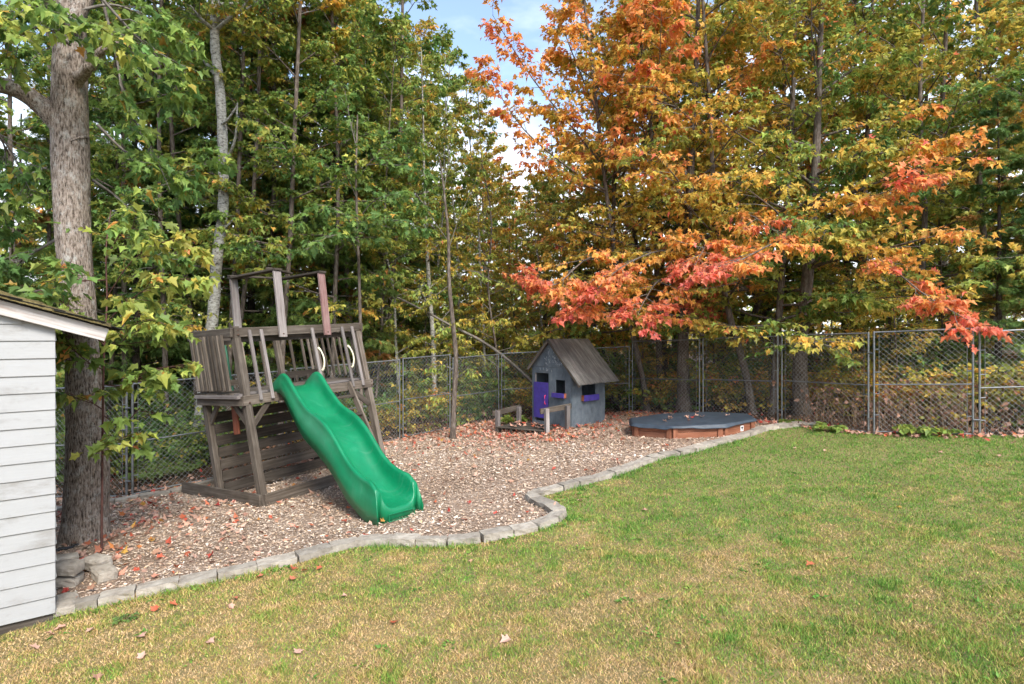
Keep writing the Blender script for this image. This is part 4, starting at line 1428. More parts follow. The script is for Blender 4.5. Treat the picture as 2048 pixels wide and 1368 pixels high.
# ------------------------------------------------------------------ tree growing
class Tree:
    """collects wood (tubes) and leaves of one tree"""

    def __init__(self, seed):
        self.rng = np.random.default_rng(seed)
        self.thick = []; self.thin = []
        self.LP = []; self.LA = []; self.LS = []; self.LH = []; self.LN = []

    def path(self, p, d, L, n, wig, droop):
        pts = [p]; d = d / np.linalg.norm(d)
        for i in range(n):
            d = d + self.rng.normal(0, wig, 3) + np.array([0, 0, droop])
            d = d / np.linalg.norm(d)
            pts.append(pts[-1] + d * L / n)
        return np.array(pts)

    def leaves(self, pts, n, size, hue, spread, t0=0.15, droop=-0.25, flat=1.0, tw=0.16):
        if n <= 0: return
        rg = self.rng
        m = len(pts) - 1
        s = (t0 + (1 - t0) * rg.random(n)) * m
        i = np.minimum(s.astype(int), m - 1); f = (s - i)[:, None]
        base = pts[i] * (1 - f) + pts[i + 1] * f
        tan = unit(pts[i + 1] - pts[i])
        side = unit(cross(tan, UP) + 1e-6)
        sg = np.where(rg.random(n) < 0.5, -1, 1)[:, None]
        a = unit(tan * (0.35 + 0.5 * rg.random((n, 1))) + side * sg * (0.4 + 0.7 * rg.random((n, 1))) + rg.normal(0, 0.28, (n, 3)) + np.array([0, 0, droop]))
        nn = unit(np.array([0, 0, flat]) + rg.normal(0, 0.42, (n, 3)))
        off = spread * rg.random((n, 1)) * a
        self.LP.append(base + off); self.LA.append(a); self.LN.append(nn)
        self.LS.append(size * (0.50 + 0.75 * rg.random(n)))
        self.LH.append(hue + rg.normal(0, 0.035, n) + rg.normal(0, tw * 0.4))

    def limb(self, pts, r0, n2, len2, n3, nl, size, hue, r1=0.006, t0=0.25, droop2=-0.02, nl2=None, sp=0.07, ldroop=-0.25, updown=0.15, hue_tip=None, side_angle=(0.6, 1.2), tw=0.16):
        rg = self.rng
        pts = np.asarray(pts, float)
        m = len(pts) - 1
        rad = np.linspace(r0, r1, len(pts))
        (self.thick if r0 > 0.018 else self.thin).append((pts, rad))
        sg = 1
        for k in range(n2):
            t = t0 + (1 - t0) * (k + rg.random()) / max(1, n2)
            s = min(t * m, m - 1e-6); i = int(s); p = pts[i] + (pts[i + 1] - pts[i]) * (s - i)
            tan = unit(pts[i + 1] - pts[i])
            side = unit(cross(tan, UP) + 1e-6) * sg; sg = -sg
            an = rg.uniform(*side_angle)
            d = tan * math.cos(an) + side * math.sin(an) + np.array([0, 0, rg.normal(0.0, updown)])
            L2 = len2 * (1.05 - 0.55 * t) * rg.uniform(0.7, 1.25)
            q = self.path(p, d, L2, 3, 0.11, droop2)
            self.thin.append((q, np.linspace(min(0.4 * rad[i] + 0.002, 0.012), 0.0022, len(q))))
            h = hue if hue_tip is None else hue + (hue_tip - hue) * t
            h = h + rg.normal(0, tw * 0.45)
            self.leaves(q, nl2 if nl2 is not None else nl, size, h, sp, 0.35, ldroop, tw=tw)
            for k3 in range(n3):
                t3 = 0.25 + 0.7 * (k3 + rg.random()) / max(1, n3)
                s3 = min(t3 * 3, 2.999); i3 = int(s3); p3 = q[i3] + (q[i3 + 1] - q[i3]) * (s3 - i3)
                tn = unit(q[i3 + 1] - q[i3]); sd = unit(cross(tn, UP) + 1e-6) * (1 if k3 % 2 else -1)
                a3 = rg.uniform(0.5, 1.1)
                d3 = tn * math.cos(a3) + sd * math.sin(a3) + np.array([0, 0, rg.normal(0, updown)])
                q3 = self.path(p3, d3, L2 * rg.uniform(0.3, 0.5), 2, 0.14, droop2 * 1.5)
                if k3 % 2 == 0: self.thin.append((q3, np.linspace(0.004, 0.0015, len(q3))))
                self.leaves(q3, nl, size, h, sp, 0.05, ldroop, tw=tw)

    def grow(self, trunk, r0, r1, zfrac, n1, len1, elev, n2, n3, nl, size, huef, shape=None, droop1=0.0, sp=0.07, ldroop=-0.25, droop2=-0.02, sect=None, l2=0.42, tw=0.16):
        """trunk: points; branches spread over the trunk from zfrac to the top"""
        rg = self.rng
        T = smooth_path(trunk, 18)
        m = len(T) - 1
        rad = r0 + (r1 - r0) * np.linspace(0, 1, len(T)) ** 0.85
        rad[0] *= 1.35
        self.trunk = (T, rad)
        ga = rg.random() * 6.28
        for k in range(n1):
            t = zfrac + (0.99 - zfrac) * (k + rg.random() * 0.9) / n1
            s = min(t * m, m - 1e-6); i = int(s); p = T[i] + (T[i + 1] - T[i]) * (s - i)
            ga += 2.4 + rg.normal(0, 0.35)
            if sect is not None:
                ga_ = sect[0] + (sect[1] - sect[0]) * ((ga / 6.2832) % 1.0)
            else:
                ga_ = ga
            rel = (t - zfrac) / (1 - zfrac)
            el = elev[0] + (elev[1] - elev[0]) * rel + rg.normal(0, 0.12)
            sh = shape(rel) if shape else (1.0 - 0.65 * rel)
            L = len1 * sh * rg.uniform(0.75, 1.2)
            d = np.array([math.cos(ga_) * math.cos(el), math.sin(ga_) * math.cos(el), math.sin(el)])
            q = self.path(p, d, L, 7, 0.075, droop1)
            tip = q[-1]
            self.limb(q, min(0.45 * rad[i], 0.010 + 0.011 * L), n2, max(0.35, l2 * L), n3, nl, size, huef(p, rg), 0.004, 0.2, droop2, None, sp, ldroop, hue_tip=huef(tip, rg), tw=tw)

    def build(self, name, label, cat, group, bark, twig, leafkind, leafmat, trunk_sides=10, extra_parent=None):
        T = self.trunk[0]
        root = empty(name, tuple(T[0]), label, cat, group)
        tr = tube_obj('trunk', [self.trunk], trunk_sides, bark, root)
        if self.thick: tube_obj('limbs', self.thick, 6, bark, root)['kind'] = 'stuff'
        if self.thin: tube_obj('twigs', self.thin, 3, twig, root)['kind'] = 'stuff'
        if self.LP:
            self.crown(root, leafkind, leafmat)
        return root

    def crown(self, root, leafkind, leafmat):
        P = np.concatenate(self.LP); A = np.concatenate(self.LA); S = np.concatenate(self.LS); H = np.concatenate(self.LH); N_ = np.concatenate(self.LN)
        val = np.clip(1.0 + self.rng.normal(0, 0.25, len(P)), 0.5, 1.7)
        fl = self.rng.random(len(P)) < 0.035
        H = H + np.where(fl, self.rng.uniform(0.2, 0.5, len(P)), 0.0) + self.rng.normal(0, 0.03, len(P))
        o = leaf_obj('crown', leafkind, P, A, N_, S, np.clip(H, 0.0, 1.0), val, leafmat, root)
        o['kind'] = 'stuff'
        Tree.count += len(P) * len(TM[leafkind][1])
        return o


Tree.count = 0


def wpath(pts):
    """[(px, py, depth)] -> world points"""
    return np.array([at(*p) for p in pts])


def trunk_from(px, Y, top_px, top_z, bend=0.0, seed=0):
    """a trunk that stands on the ground at column px, depth Y and rises to top_z"""
    x = (px - 1024) / F * Y
    x2 = (top_px - 1024) / F * Y
    rg = np.random.default_rng(seed + 900)
    zb = gz(x, Y) - 0.1
    P = []
    for t in np.linspace(0, 1, 6):
        P.append((x + (x2 - x) * t + bend * math.sin(math.pi * t) + (rg.normal(0, 0.06) if 0 < t < 1 else 0), Y + (rg.normal(0, 0.08) if t > 0 else 0), zb + (top_z - zb) * t))
    return np.array(P)


MARKS = [(60, 'left of the large maple'), (260, 'behind the large maple trunk'), (385, 'between the large maple and the poplar'), (480, 'behind the poplar'), (580, 'behind the left of the play tower'), (690, 'behind the right of the play tower'),
         (770, 'just right of the play tower'), (850, 'right of the play tower, short of the slim young tree'), (920, 'behind the slim young tree'), (995, 'between the slim young tree and the porch rails'), (1060, 'behind the porch rails'), (1160, 'behind the playhouse'), (1230, 'behind the right of the playhouse roof'),
         (1290, 'between the playhouse and the sandbox'), (1380, 'behind the left half of the sandbox'), (1460, 'behind the right half of the sandbox'), (1570, 'beyond the right end of the sandbox'), (1660, 'behind the thick pale maple'), (1745, 'behind the tall fence panel'),
         (1835, 'behind the left of the wide fence panel'), (1950, 'behind the right of the wide fence panel'), (2060, 'behind the panel at the right edge'), (9999, 'beyond the right edge')]
_seen = {}


def place_label(what, px, Y):
    m = next(t for lim, t in MARKS if px <= lim)
    d = '' if Y < 16 else (', second row' if Y < 24 else ', far back')
    lab = what + ' ' + m + d
    if lab in _seen:
        lab2 = lab + (', set further back' if Y > _seen[lab] else ', nearer')
        return lab2
    _seen[lab] = Y
    return lab


def copy_tree(root, loc, rz, sc, label=None):
    c = root.copy(); link(c)
    c.location = loc; c.rotation_euler = (0, 0, rz); c.scale = (sc, sc, sc)
    if label: c['label'] = label
    for ch in list(root.children):
        k = ch.copy(); link(k); k.parent = c
        k.matrix_parent_inverse = ch.matrix_parent_inverse.copy()
    return c


#--SECTION-BIGMAPLE
# ------------------------------------------------------------------ the large maple by the shed
def big_maple():
    t = Tree(101)
    base = on_ground(170, 1082)
    Y = base[1]
    path = [(170, 1100, Y), (173, 1000, Y), (175, 900, Y), (165, 720, Y + 0.02), (147, 480, Y + 0.05), (140, 300, Y + 0.1), (139, 120, Y + 0.1), (145, -150, Y + 0.15), (150, -420, Y + 0.2)]
    T = smooth_path(wpath(path), 110)
    zs = T[:, 2] - T[0, 2]
    rad = np.interp(zs, [0, 0.12, 0.35, 1.2, 2.3, 3.7, 4.85, 5.75, 7.0, 9], [0.315, 0.268, 0.238, 0.218, 0.178, 0.182, 0.205, 0.185, 0.15, 0.09])
    sides = 40
    v, tri = tube_arrays([(T, rad)], sides)
    n = len(T)
    ang = np.tile(np.arange(sides) * 2 * math.pi / sides, n); zz = np.repeat(zs, sides); rr = np.repeat(rad, sides); c = np.repeat(T, sides, axis=0)
    flare = np.exp(-zz / 0.28)
    dr = rr * (0.05 * (fbm(np.cos(ang) * 2 + 5, zz * 0.9 + np.sin(ang) * 2, 41, 3) - 0.5) * 2 + 0.16 * flare * np.cos(ang * 5 + 0.7)) + 0.020 * (fbm(ang * 7.0, zz * 3.2, 43, 3) - 0.5) + 0.012 * (fbm(ang * 16, zz * 8, 47, 2) - 0.5)
    dv = v - c
    v = c + dv * (1 + dr / np.maximum(rr, 0.01))[:, None]
    root = empty('large_maple', tuple(T[0]), 'large furrowed maple tree standing beside the white shed', 'tree')
    mobj('trunk', np_mesh('trunk', v, tri, smooth=True), M['bark_maple'], root)
    big = []
    lim = smooth_path(wpath([(150, 290, Y + 0.1), (112, 240, Y + 0.02), (75, 205, Y - 0.05), (30, 178, Y - 0.2), (-60, 150, Y - 0.5), (-180, 60, Y - 0.9)]), 24)
    big.append((lim, np.linspace(0.15, 0.07, 24) * np.interp(np.arange(24), [0, 4, 23], [1.2, 0.92, 1.0])))
    stub = smooth_path(wpath([(150, 165, Y + 0.05), (172, 142, Y - 0.1), (192, 122, Y - 0.16), (210, 100, Y - 0.18), (240, 84, Y - 0.16)]), 14) + 0.012 * np.random.default_rng(2).normal(size=(14, 3))
    big.append((stub, np.array([0.10, .082, .068, .06, .056, .054, .056, .053, .05, .052, .046, .044, .04, .008])))
    big.append((smooth_path(wpath([(150, 60, Y), (118, 25, Y - 0.2), (80, -30, Y - 0.5), (20, -120, Y - 1)]), 12), np.linspace(0.09, 0.05, 12)))
    big.append((smooth_path(wpath([(145, 40, Y), (190, -30, Y + 0.2), (260, -140, Y + 0.6)]), 12), np.linspace(0.10, 0.06, 12)))
    tube_obj('limbs', big, 12, M['bark_maple'], root)
    g = 0.13
    L = lambda *a, **k: t.limb(*a, **k)
    boughs = [([(140, 90, Y - 0.1), (100, 60, Y - 0.5), (50, 60, Y - 0.8), (-20, 110, Y - 0.9)], 0.16, 9),
              ([(140, 30, Y), (70, 10, Y - 0.5), (0, 30, Y - 0.8)], 0.16, 9),
              ([(90, 20, Y - 0.4), (150, 40, Y - 0.7), (190, 60, Y - 0.8)], 0.18, 7),
              ([(160, 20, Y), (230, 10, Y + 0.3), (300, 40, Y + 0.5), (370, 90, Y + 0.6)], 0.12, 11),
              ([(180, -30, Y), (260, 60, Y + 0.2), (330, 130, Y + 0.5), (360, 190, Y + 0.6)], 0.10, 11),
              ([(205, 0, Y + 0.3), (232, 110, Y + 0.4), (252, 210, Y + 0.45), (300, 290, Y + 0.5), (340, 380, Y + 0.5)], 0.11, 12),
              ([(195, 250, Y + 0.8), (260, 310, Y + 0.9), (350, 350, Y + 1.0), (420, 320, Y + 1.0)], 0.10, 10),
              ([(185, 360, Y + 0.6), (240, 400, Y + 0.7), (300, 470, Y + 0.6), (340, 520, Y + 0.5)], 0.14, 10),
              ([(120, 330, Y + 0.9), (60, 350, Y + 0.9), (0, 420, Y + 0.8), (-50, 480, Y + 0.8)], 0.09, 12),
              ([(110, 480, Y + 1.0), (60, 510, Y + 0.9), (10, 540, Y + 0.8)], 0.08, 9),
              ([(-30, 230, Y - 0.2), (20, 300, Y + 0.1), (60, 380, Y + 0.3)], 0.10, 9)]
    for pts, hue, n2 in boughs:
        q = smooth_path(wpath(pts), 12)
        L(q, 0.022, int(n2 * 1.25), 0.75, 3, 5, 0.122, hue, 0.004, 0.22, -0.03, 4, 0.09, -0.45, tw=0.12)
    # high boughs over the top of the frame
    for k in range(14):
        az = 0.5 + 2.2 * ((k * 0.618) % 1.0); z = 7.6 + 0.3 * k
        p = np.array([T[-1][0], T[-1][1], z]); d = np.array([math.cos(az), math.sin(az), 0.25])
        q = t.path(p, d, 2.6 - 0.03 * k, 8, 0.08, 0.0)
        L(q, 0.03, 7, 0.9, 3, 6, 0.17, 0.15, 0.005)
    if t.thin: tube_obj('twigs', t.thick + t.thin, 4, M['twig'], root)['kind'] = 'stuff'
    t.crown(root, 'maple', M['leaf'])


big_maple()

# young maple sprouting at the foot of the large one
def maple_sapling():
    t = Tree(133)
    Y = 6.62
    tr = wpath([(203, 905, Y), (206, 800, Y), (209, 690, Y), (214, 600, Y + 0.05), (212, 500, Y + 0.1), (222, 420, Y + 0.15)])
    tr[0][2] = gz(tr[0][0], tr[0][1]) - 0.03
    t.trunk = (smooth_path(tr, 20), np.linspace(0.013, 0.005, 20))
    for pts, hue, n2 in [
        ([(208, 650, Y), (260, 600, Y - 0.1), (330, 560, Y - 0.1), (410, 560, Y)], 0.24, 12),
        ([(210, 600, Y), (265, 520, Y), (340, 480, Y + 0.1), (400, 500, Y + 0.2)], 0.28, 10),
        ([(208, 690, Y), (160, 640, Y - 0.15), (120, 600, Y - 0.2), (80, 580, Y - 0.1)], 0.18, 10),
        ([(208, 700, Y), (240, 690, Y - 0.2), (280, 640, Y - 0.3), (350, 650, Y - 0.2)], 0.22, 11),
        ([(207, 770, Y), (250, 770, Y - 0.15), (300, 740, Y - 0.2), (365, 730, Y - 0.1)], 0.22, 10),
        ([(206, 830, Y), (245, 850, Y - 0.1), (300, 790, Y - 0.1), (330, 760, Y)], 0.20, 8),
        ([(206, 740, Y), (170, 720, Y - 0.2), (140, 690, Y - 0.25)], 0.17, 7),
        ([(206, 820, Y), (175, 800, Y - 0.3), (150, 790, Y - 0.35)], 0.17, 5),
        ([(205, 860, Y), (230, 880, Y - 0.1), (255, 870, Y - 0.15)], 0.24, 5),
        ([(212, 520, Y + 0.1), (240, 470, Y), (300, 440, Y)], 0.20, 8),
        ([(212, 560, Y + 0.1), (160, 560, Y - 0.3), (130, 540, Y - 0.4)], 0.15, 6)]:
        q = smooth_path(wpath(pts), 10)
        t.limb(q, 0.009, int(n2 * 1.3), 0.42, 2, 2, 0.118, hue - 0.05, 0.002, 0.25, -0.03, 4, 0.08, -0.5, hue_tip=hue + 0.02, tw=0.10)
    t.build('maple_sapling', 'young maple sprouting in front of the large trunk, pale green leaves with reddish stems', 'tree', None, M['redtwig'], M['redtwig'], 'maple', M['leaf'], 8)


maple_sapling()

#--SECTION-FOREST
# ------------------------------------------------------------------ right-hand maples (orange, red, green)
TURNED = [((2.0, 7.0), (1.7, 2.2), 0.60), ((0.9, 9.0), (1.6, 1.6), 0.64), ((5.0, 7.4), (1.4, 1.6), 0.62), ((4.2, 5.2), (1.1, 0.8), 0.60), ((3.0, 3.4), (1.5, 0.7), 0.60), ((2.6, 4.8), (1.0, 0.8), 0.56), ((7.6, 9.0), (0.9, 0.9), 0.56),
          ((6.4, 4.3), (1.7, 1.2), 0.02), ((6.8, 6.6), (1.1, 1.2), 0.10), ((8.6, 8.2), (1.8, 1.6), 0.36), ((9.0, 5.6), (1.2, 0.9), 0.34), ((3.2, 5.0), (0.9, 0.9), 0.20)]


def turned(x, z, d):
    w = 0.30; h = w * d
    for (cx, cz), (sx, sz), hh in TURNED:
        g = math.exp(-((x - cx) / sx) ** 2 - ((z - cz) / sz) ** 2); w += g; h += g * hh
    return h / w


def hue_maple(base, cx, cy, zc, k_out, k_hi, seed):
    def f(p, rg):
        r_ = math.hypot(p[0] - cx, p[1] - cy)
        n = float(fbm(p[0] * 0.55 + 7, p[2] * 0.55 + p[1] * 0.2, seed, 3)) - 0.5
        if cx < 0:
            return base - 0.05 + 0.5 * k_out * max(0, r_ - 1.0) + k_hi * max(0, p[2] - zc) + 0.45 * n
        return turned(p[0] * 13.2 / p[1], 2.2 + (p[2] - 2.2) * 13.2 / p[1], 0.33) + 0.05 * max(0, r_ - 1.2) + 0.55 * n + 0.55 * (float(fbm(p[0] * 1.5 + 3, p[2] * 1.5 + p[1] * 0.7, seed + 9, 2)) - 0.5) - 0.01
    return f


def maple(seed, trunk_px, r0, label, hue, len1, n1, zfrac=0.2, leaf=0.110, boughs=(), n2=9, n3=4, nl=7, k_out=0.09, k_hi=0.02, zc=6.0, topr=0.03, sect=None, bark='bark', group='maples behind the sandbox', elev=(0.05, 0.9)):
    t = Tree(seed)
    tr = wpath(trunk_px); tr[0][2] = gz(tr[0][0], tr[0][1]) - 0.1
    hf = hue_maple(hue, tr[2][0], tr[2][1], zc, k_out, k_hi, seed)
    t.grow(tr, r0, topr, zfrac, n1, len1, elev, n2, n3, nl, leaf, hf, shape=lambda q: 1.0 - 0.45 * q, sect=sect, droop1=0.01, sp=0.10, ldroop=-0.35)
    for pts, h0, h1, nn in boughs:
        q = smooth_path(wpath(pts), 12)
        t.limb(q, 0.03, int(nn * 1.2), 0.95, 5, 8, leaf * 1.05, h0 - 0.06, 0.005, 0.18, -0.02, 8, 0.10, -0.4, hue_tip=h1, tw=0.12)
    return t.build('maple_tree', label, 'tree', group, M[bark], M['twig'], 'maple', M['leaf'], 10)


maple(201, [(1368, 856, 14.4), (1366, 700, 14.4), (1372, 520, 14.4), (1384, 300, 14.3), (1395, 60, 14.3), (1400, -200, 14.3)], 0.17,
      'dark-trunked maple behind the middle of the covered sandbox, green to orange leaves', 0.24, 3.0, 30, 0.24,
      boughs=[([(1372, 480, 14.3), (1400, 470, 13.0), (1410, 490, 11.9), (1390, 530, 11.0)], 0.45, 0.92, 13),
              ([(1370, 560, 14.3), (1320, 560, 13.0), (1290, 600, 12.0), (1275, 630, 11.6)], 0.5, 0.95, 12),
              ([(1372, 520, 14.3), (1330, 500, 13.2), (1250, 530, 12.2), (1180, 590, 11.9)], 0.4, 0.9, 13),
              ([(1378, 420, 14.3), (1440, 420, 13.0), (1500, 430, 12.0), (1560, 470, 11.2)], 0.3, 0.85, 13)])
maple(202, [(1605, 852, 12.9), (1600, 720, 12.9), (1618, 520, 12.9), (1632, 320, 12.9), (1640, 100, 12.9), (1652, -150, 12.9)], 0.19,
      'thick pale-trunked maple just behind the fence, its red lower bough hanging over the fence', 0.20, 3.1, 30, 0.24,
      boughs=[([(1612, 540, 12.9), (1680, 490, 11.9), (1760, 520, 11.0), (1850, 590, 10.1), (1935, 640, 9.5)], 0.42, 0.93, 17),
              ([(1612, 500, 12.9), (1660, 430, 11.8), (1740, 395, 11.0), (1860, 355, 10.4)], 0.45, 0.85, 15),
              ([(1610, 520, 12.9), (1580, 480, 11.6), (1540, 490, 10.8), (1480, 520, 10.4), (1410, 540, 10.3)], 0.45, 0.90, 15),
              ([(1620, 470, 12.9), (1650, 460, 11.5), (1640, 480, 10.8)], 0.2, 0.35, 10),
              ([(1605, 600, 12.9), (1660, 590, 12.0), (1720, 600, 11.2)], 0.12, 0.35, 11),
              ([(1630, 350, 12.9), (1700, 320, 12.0), (1800, 300, 11.4), (1900, 290, 11.0)], 0.3, 0.62, 13)])
mp3 = maple(203, [(1506, 850, 13.4), (1490, 740, 13.4), (1452, 600, 13.4), (1430, 430, 13.3), (1420, 220, 13.2), (1400, -80, 13.2)], 0.10,
      'leaning slender maple between the two thicker maples, orange leaves higher up', 0.33, 2.6, 24, 0.26, k_hi=0.04)
mp4 = maple(204, [(1296, 850, 14.8), (1282, 740, 14.8), (1240, 560, 14.7), (1212, 380, 14.6), (1190, 180, 14.4), (1160, -60, 14.2)], 0.085,
      'orange maple leaning left over the playhouse roof', 0.46, 2.5, 26, 0.26, k_hi=0.03, zc=4.5,
      boughs=[([(1205, 330, 14.5), (1140, 250, 14.0), (1060, 150, 13.6), (985, 30, 13.3)], 0.55, 0.74, 15),
              ([(1208, 380, 14.5), (1130, 330, 13.8), (1040, 250, 13.3), (965, 130, 13.1)], 0.55, 0.76, 15),
              ([(1230, 500, 14.6), (1170, 520, 13.4), (1110, 570, 12.6), (1060, 560, 12.4)], 0.55, 0.92, 13),
              ([(1240, 560, 14.6), (1190, 590, 13.0), (1150, 620, 12.4)], 0.5, 0.9, 11),
              ([(1200, 240, 14.4), (1150, 120, 13.8), (1120, 40, 13.6)], 0.5, 0.66, 12)])
mp5 = maple(205, [(1546, 850, 13.2), (1552, 720, 13.2), (1566, 520, 13.2), (1580, 300, 13.2), (1590, 60, 13.1), (1580, -140, 13.1)], 0.10,
      'straight slim maple beside the thick pale trunk, yellow and orange top', 0.32, 2.6, 24, 0.28, k_hi=0.045)
maple(206, [(1322, 850, 15.4), (1318, 700, 15.4), (1310, 450, 15.3), (1300, 200, 15.3), (1300, -80, 15.3)], 0.10,
      'slim maple behind the left end of the sandbox with yellow foliage', 0.40, 2.6, 22, 0.26, k_hi=0.03)
mp7 = maple(207, [(1835, 850, 13.0), (1838, 640, 13.0), (1850, 420, 13.1), (1840, 200, 13.2), (1850, -60, 13.2)], 0.09,
      'maple behind the wide fence panel with mixed green and orange leaves', 0.30, 2.6, 24, 0.24, k_hi=0.03)
maple(208, [(1720, 850, 15.0), (1722, 600, 15.0), (1730, 380, 15.0), (1742, 100, 15.0), (1750, -100, 15.0)], 0.11,
      'tall maple in the second row behind the tall fence panel', 0.36, 2.9, 24, 0.22, k_hi=0.02)

# ------------------------------------------------------------------ evergreens
def evergreen(seed, H, r0, spread, n1, label, dens=1.0, brown=0.16):
    t = Tree(seed)
    tr = np.array([(0, 0, -0.1), (0.05, 0.02, H * 0.3), (0.0, 0.06, H * 0.6), (0.03, 0, H)])

    def hf(p, rg):
        r_ = math.hypot(p[0], p[1])
        h = 0.22 + rg.normal(0, 0.10) + 0.08 * (r_ / spread)
        if rg.random() < brown * (1.3 - r_ / spread): h = 0.85
        return h
    t.grow(tr, r0, 0.02, 0.06, n1, spread, (-0.05, 0.35), 8, 3, int(10 * dens), 0.20, hf, shape=lambda q: 1.0 - 0.8 * q ** 1.2, droop1=-0.02, sp=0.12, ldroop=-0.35, droop2=-0.04, l2=0.40, tw=0.16)
    return t.build('cedar_tree', label, 'tree', 'evergreens in the woods', M['bark_dark'], M['bark_dark'], 'frond', M['needle'], 9)


ev1 = evergreen(301, 12.5, 0.16, 2.1, 56, 'x')
ev2 = evergreen(302, 10.5, 0.13, 1.8, 48, 'x', 1.0, 0.25)
EV = [(0, 270, 14.2, 0.3, 0.8, 'dark cedar between the large maple and the pale poplar trunk'),
      (1, 345, 15.6, 1.4, 1.0, 'dark cedar just left of the pale poplar trunk, set back'),
      (0, 505, 14.9, 2.2, 0.85, 'dense cedar rising behind the left side of the play tower roof frame'),
      (1, 590, 15.6, 4.0, 1.2, 'cedar in the second row behind the play tower'),
      (0, 668, 15.0, 5.2, 0.9, 'cedar behind the right post of the play tower'),
      (1, 40, 12.6, 0.9, 0.72, 'cedar left of the large maple trunk above the shed roof'),
      (0, 175, 15.6, 3.1, 1.0, 'cedar directly behind the large maple trunk'),
      (1, 430, 16.5, 2.7, 1.15, 'cedar behind the pale poplar trunk'),
      (0, 750, 17.5, 1.1, 0.9, 'cedar behind the saplings right of the play tower'),
      (1, -80, 13.4, 2.0, 0.9, 'cedar at the far left edge behind the shed'),
      (0, 1995, 11.7, 4.4, 0.50, 'dark green cedar at the right edge just behind the fence'),
      (1, 2110, 11.2, 0.2, 0.62, 'cedar beyond the right edge behind the fence'),
      (1, 1935, 14.6, 1.9, 0.58, 'cedar set back between the red bough and the right-edge cedar'),
      (0, 820, 20.0, 0.7, 0.75, 'short cedar deep in the woods left of the slim young tree'),
      (1, 1160, 19.0, 3.3, 0.55, 'low cedar deep in the woods above the playhouse roof')]
for k, (w, px, Y, rz, sc, lab) in enumerate(EV):
    src = (ev1, ev2)[w]
    x = (px - 1024) / F * Y
    first = [i for i, e in enumerate(EV) if e[0] == w][0] == k
    if first:
        src.location = (x, Y, gz(x, Y)); src.rotation_euler = (0, 0, rz); src.scale = (sc, sc, sc); src['label'] = lab
    else:
        copy_tree(src, (x, Y, gz(x, Y)), rz, sc, lab)

# ------------------------------------------------------------------ pale poplar behind the play tower
def poplar():
    t = Tree(401)
    Y = 12.0
    tr = wpath([(392, 935, Y), (405, 800, Y), (425, 640, Y), (434, 520, Y), (446, 420, Y), (446, 300, Y), (440, 180, Y), (430, 90, Y), (432, -20, Y), (440, -180, Y)])
    tr[0][2] = gz(tr[0][0], Y) - 0.1
    T = smooth_path(tr, 60)
    rad = np.interp(np.linspace(0, 1, 60), [0, 0.08, 0.5, 0.85, 1], [0.14, 0.122, 0.10, 0.088, 0.055]) * (1 + 0.05 * np.sin(np.arange(60) * 1.7))
    t.trunk = (T, rad)
    for pts, hue, nn, L2 in [([(432, 60, Y), (455, 40, Y - .2), (490, 10, Y - .3), (520, -60, Y - .4)], 0.15, 8, 0.7), ([(428, 60, Y), (405, 40, Y - .3), (380, 10, Y - .5)], 0.15, 7, 0.7),
                             ([(448, 330, Y), (470, 280, Y - .4), (475, 205, Y - .6)], 0.2, 0, 0.5), ([(436, 470, Y), (455, 452, Y - .2), (465, 440, Y - .3)], 0.2, 0, 0.4),
                             ([(440, 250, Y), (455, 240, Y - .2), (475, 210, Y - .3)], 0.2, 0, 0.4), ([(440, 160, Y), (400, 110, Y + .5), (370, 60, Y + .8)], 0.16, 8, 0.8)]:
        q = smooth_path(wpath(pts), 8)
        t.limb(q, 0.04 if nn == 0 else 0.05, nn, L2, 3, 6, 0.10, hue, 0.012)
    for k in range(30):
        p = np.array([T[-1][0], T[-1][1], 8.6 + 0.12 * k]); az = k * 2.4
        q = t.path(p, np.array([math.cos(az), math.sin(az), 0.5]), 1.9, 6, 0.08, 0.0)
        t.limb(q, 0.03, 6, 0.7, 3, 6, 0.11, 0.18, 0.004)
    t.build('poplar_tree', 'pale-barked poplar trunk curving up behind the play tower', 'tree', None, M['bark_white'], M['twig'], 'ovate', M['leaf'], 14)


poplar()

# ------------------------------------------------------------------ green and yellowing maples in the left half
def lmaple(*a, **k):
    k.setdefault('group', 'maples in the woods behind the play tower')
    return maple(*a, **k)


lm501 = lmaple(501, [(560, 880, 12.9), (565, 700, 12.9), (580, 480, 12.9), (590, 250, 12.9), (600, 20, 12.9), (610, -150, 12.9)], 0.07,
       'young maple behind the play tower, yellow-orange near its top', 0.24, 2.1, 22, 0.34, 0.098, nl=7, k_hi=0.055, zc=6.4)
lm502 = lmaple(502, [(335, 900, 12.5), (330, 700, 12.5), (322, 480, 12.5), (318, 250, 12.5), (322, 20, 12.5), (330, -150, 12.5)], 0.06,
       'green maple between the large maple and the poplar', 0.20, 2.0, 22, 0.22, 0.098, nl=7, k_hi=0.0)
lm503 = lmaple(503, [(470, 900, 13.3), (476, 700, 13.3), (500, 480, 13.3), (515, 250, 13.3), (520, 20, 13.3), (520, -150, 13.3)], 0.06,
       'green maple right of the poplar, above the roof frame', 0.22, 2.1, 22, 0.22, 0.098, nl=7, k_hi=0.03, zc=7.0)
lmaple(504, [(30, 930, 11.6), (30, 700, 11.6), (24, 480, 11.6), (20, 250, 11.6), (20, 0, 11.6)], 0.07,
       'green maple behind the shed roof', 0.16, 1.9, 18, 0.15, 0.098, nl=6, k_hi=0.0)
lmaple(505, [(662, 890, 13.4), (668, 640, 13.4), (676, 420, 13.5), (672, 200, 13.5), (660, -40, 13.5)], 0.06,
       'thin-stemmed maple behind the right post of the play tower, dull gold leaves', 0.22, 1.9, 20, 0.25, 0.092, nl=6, k_hi=0.03, zc=6)
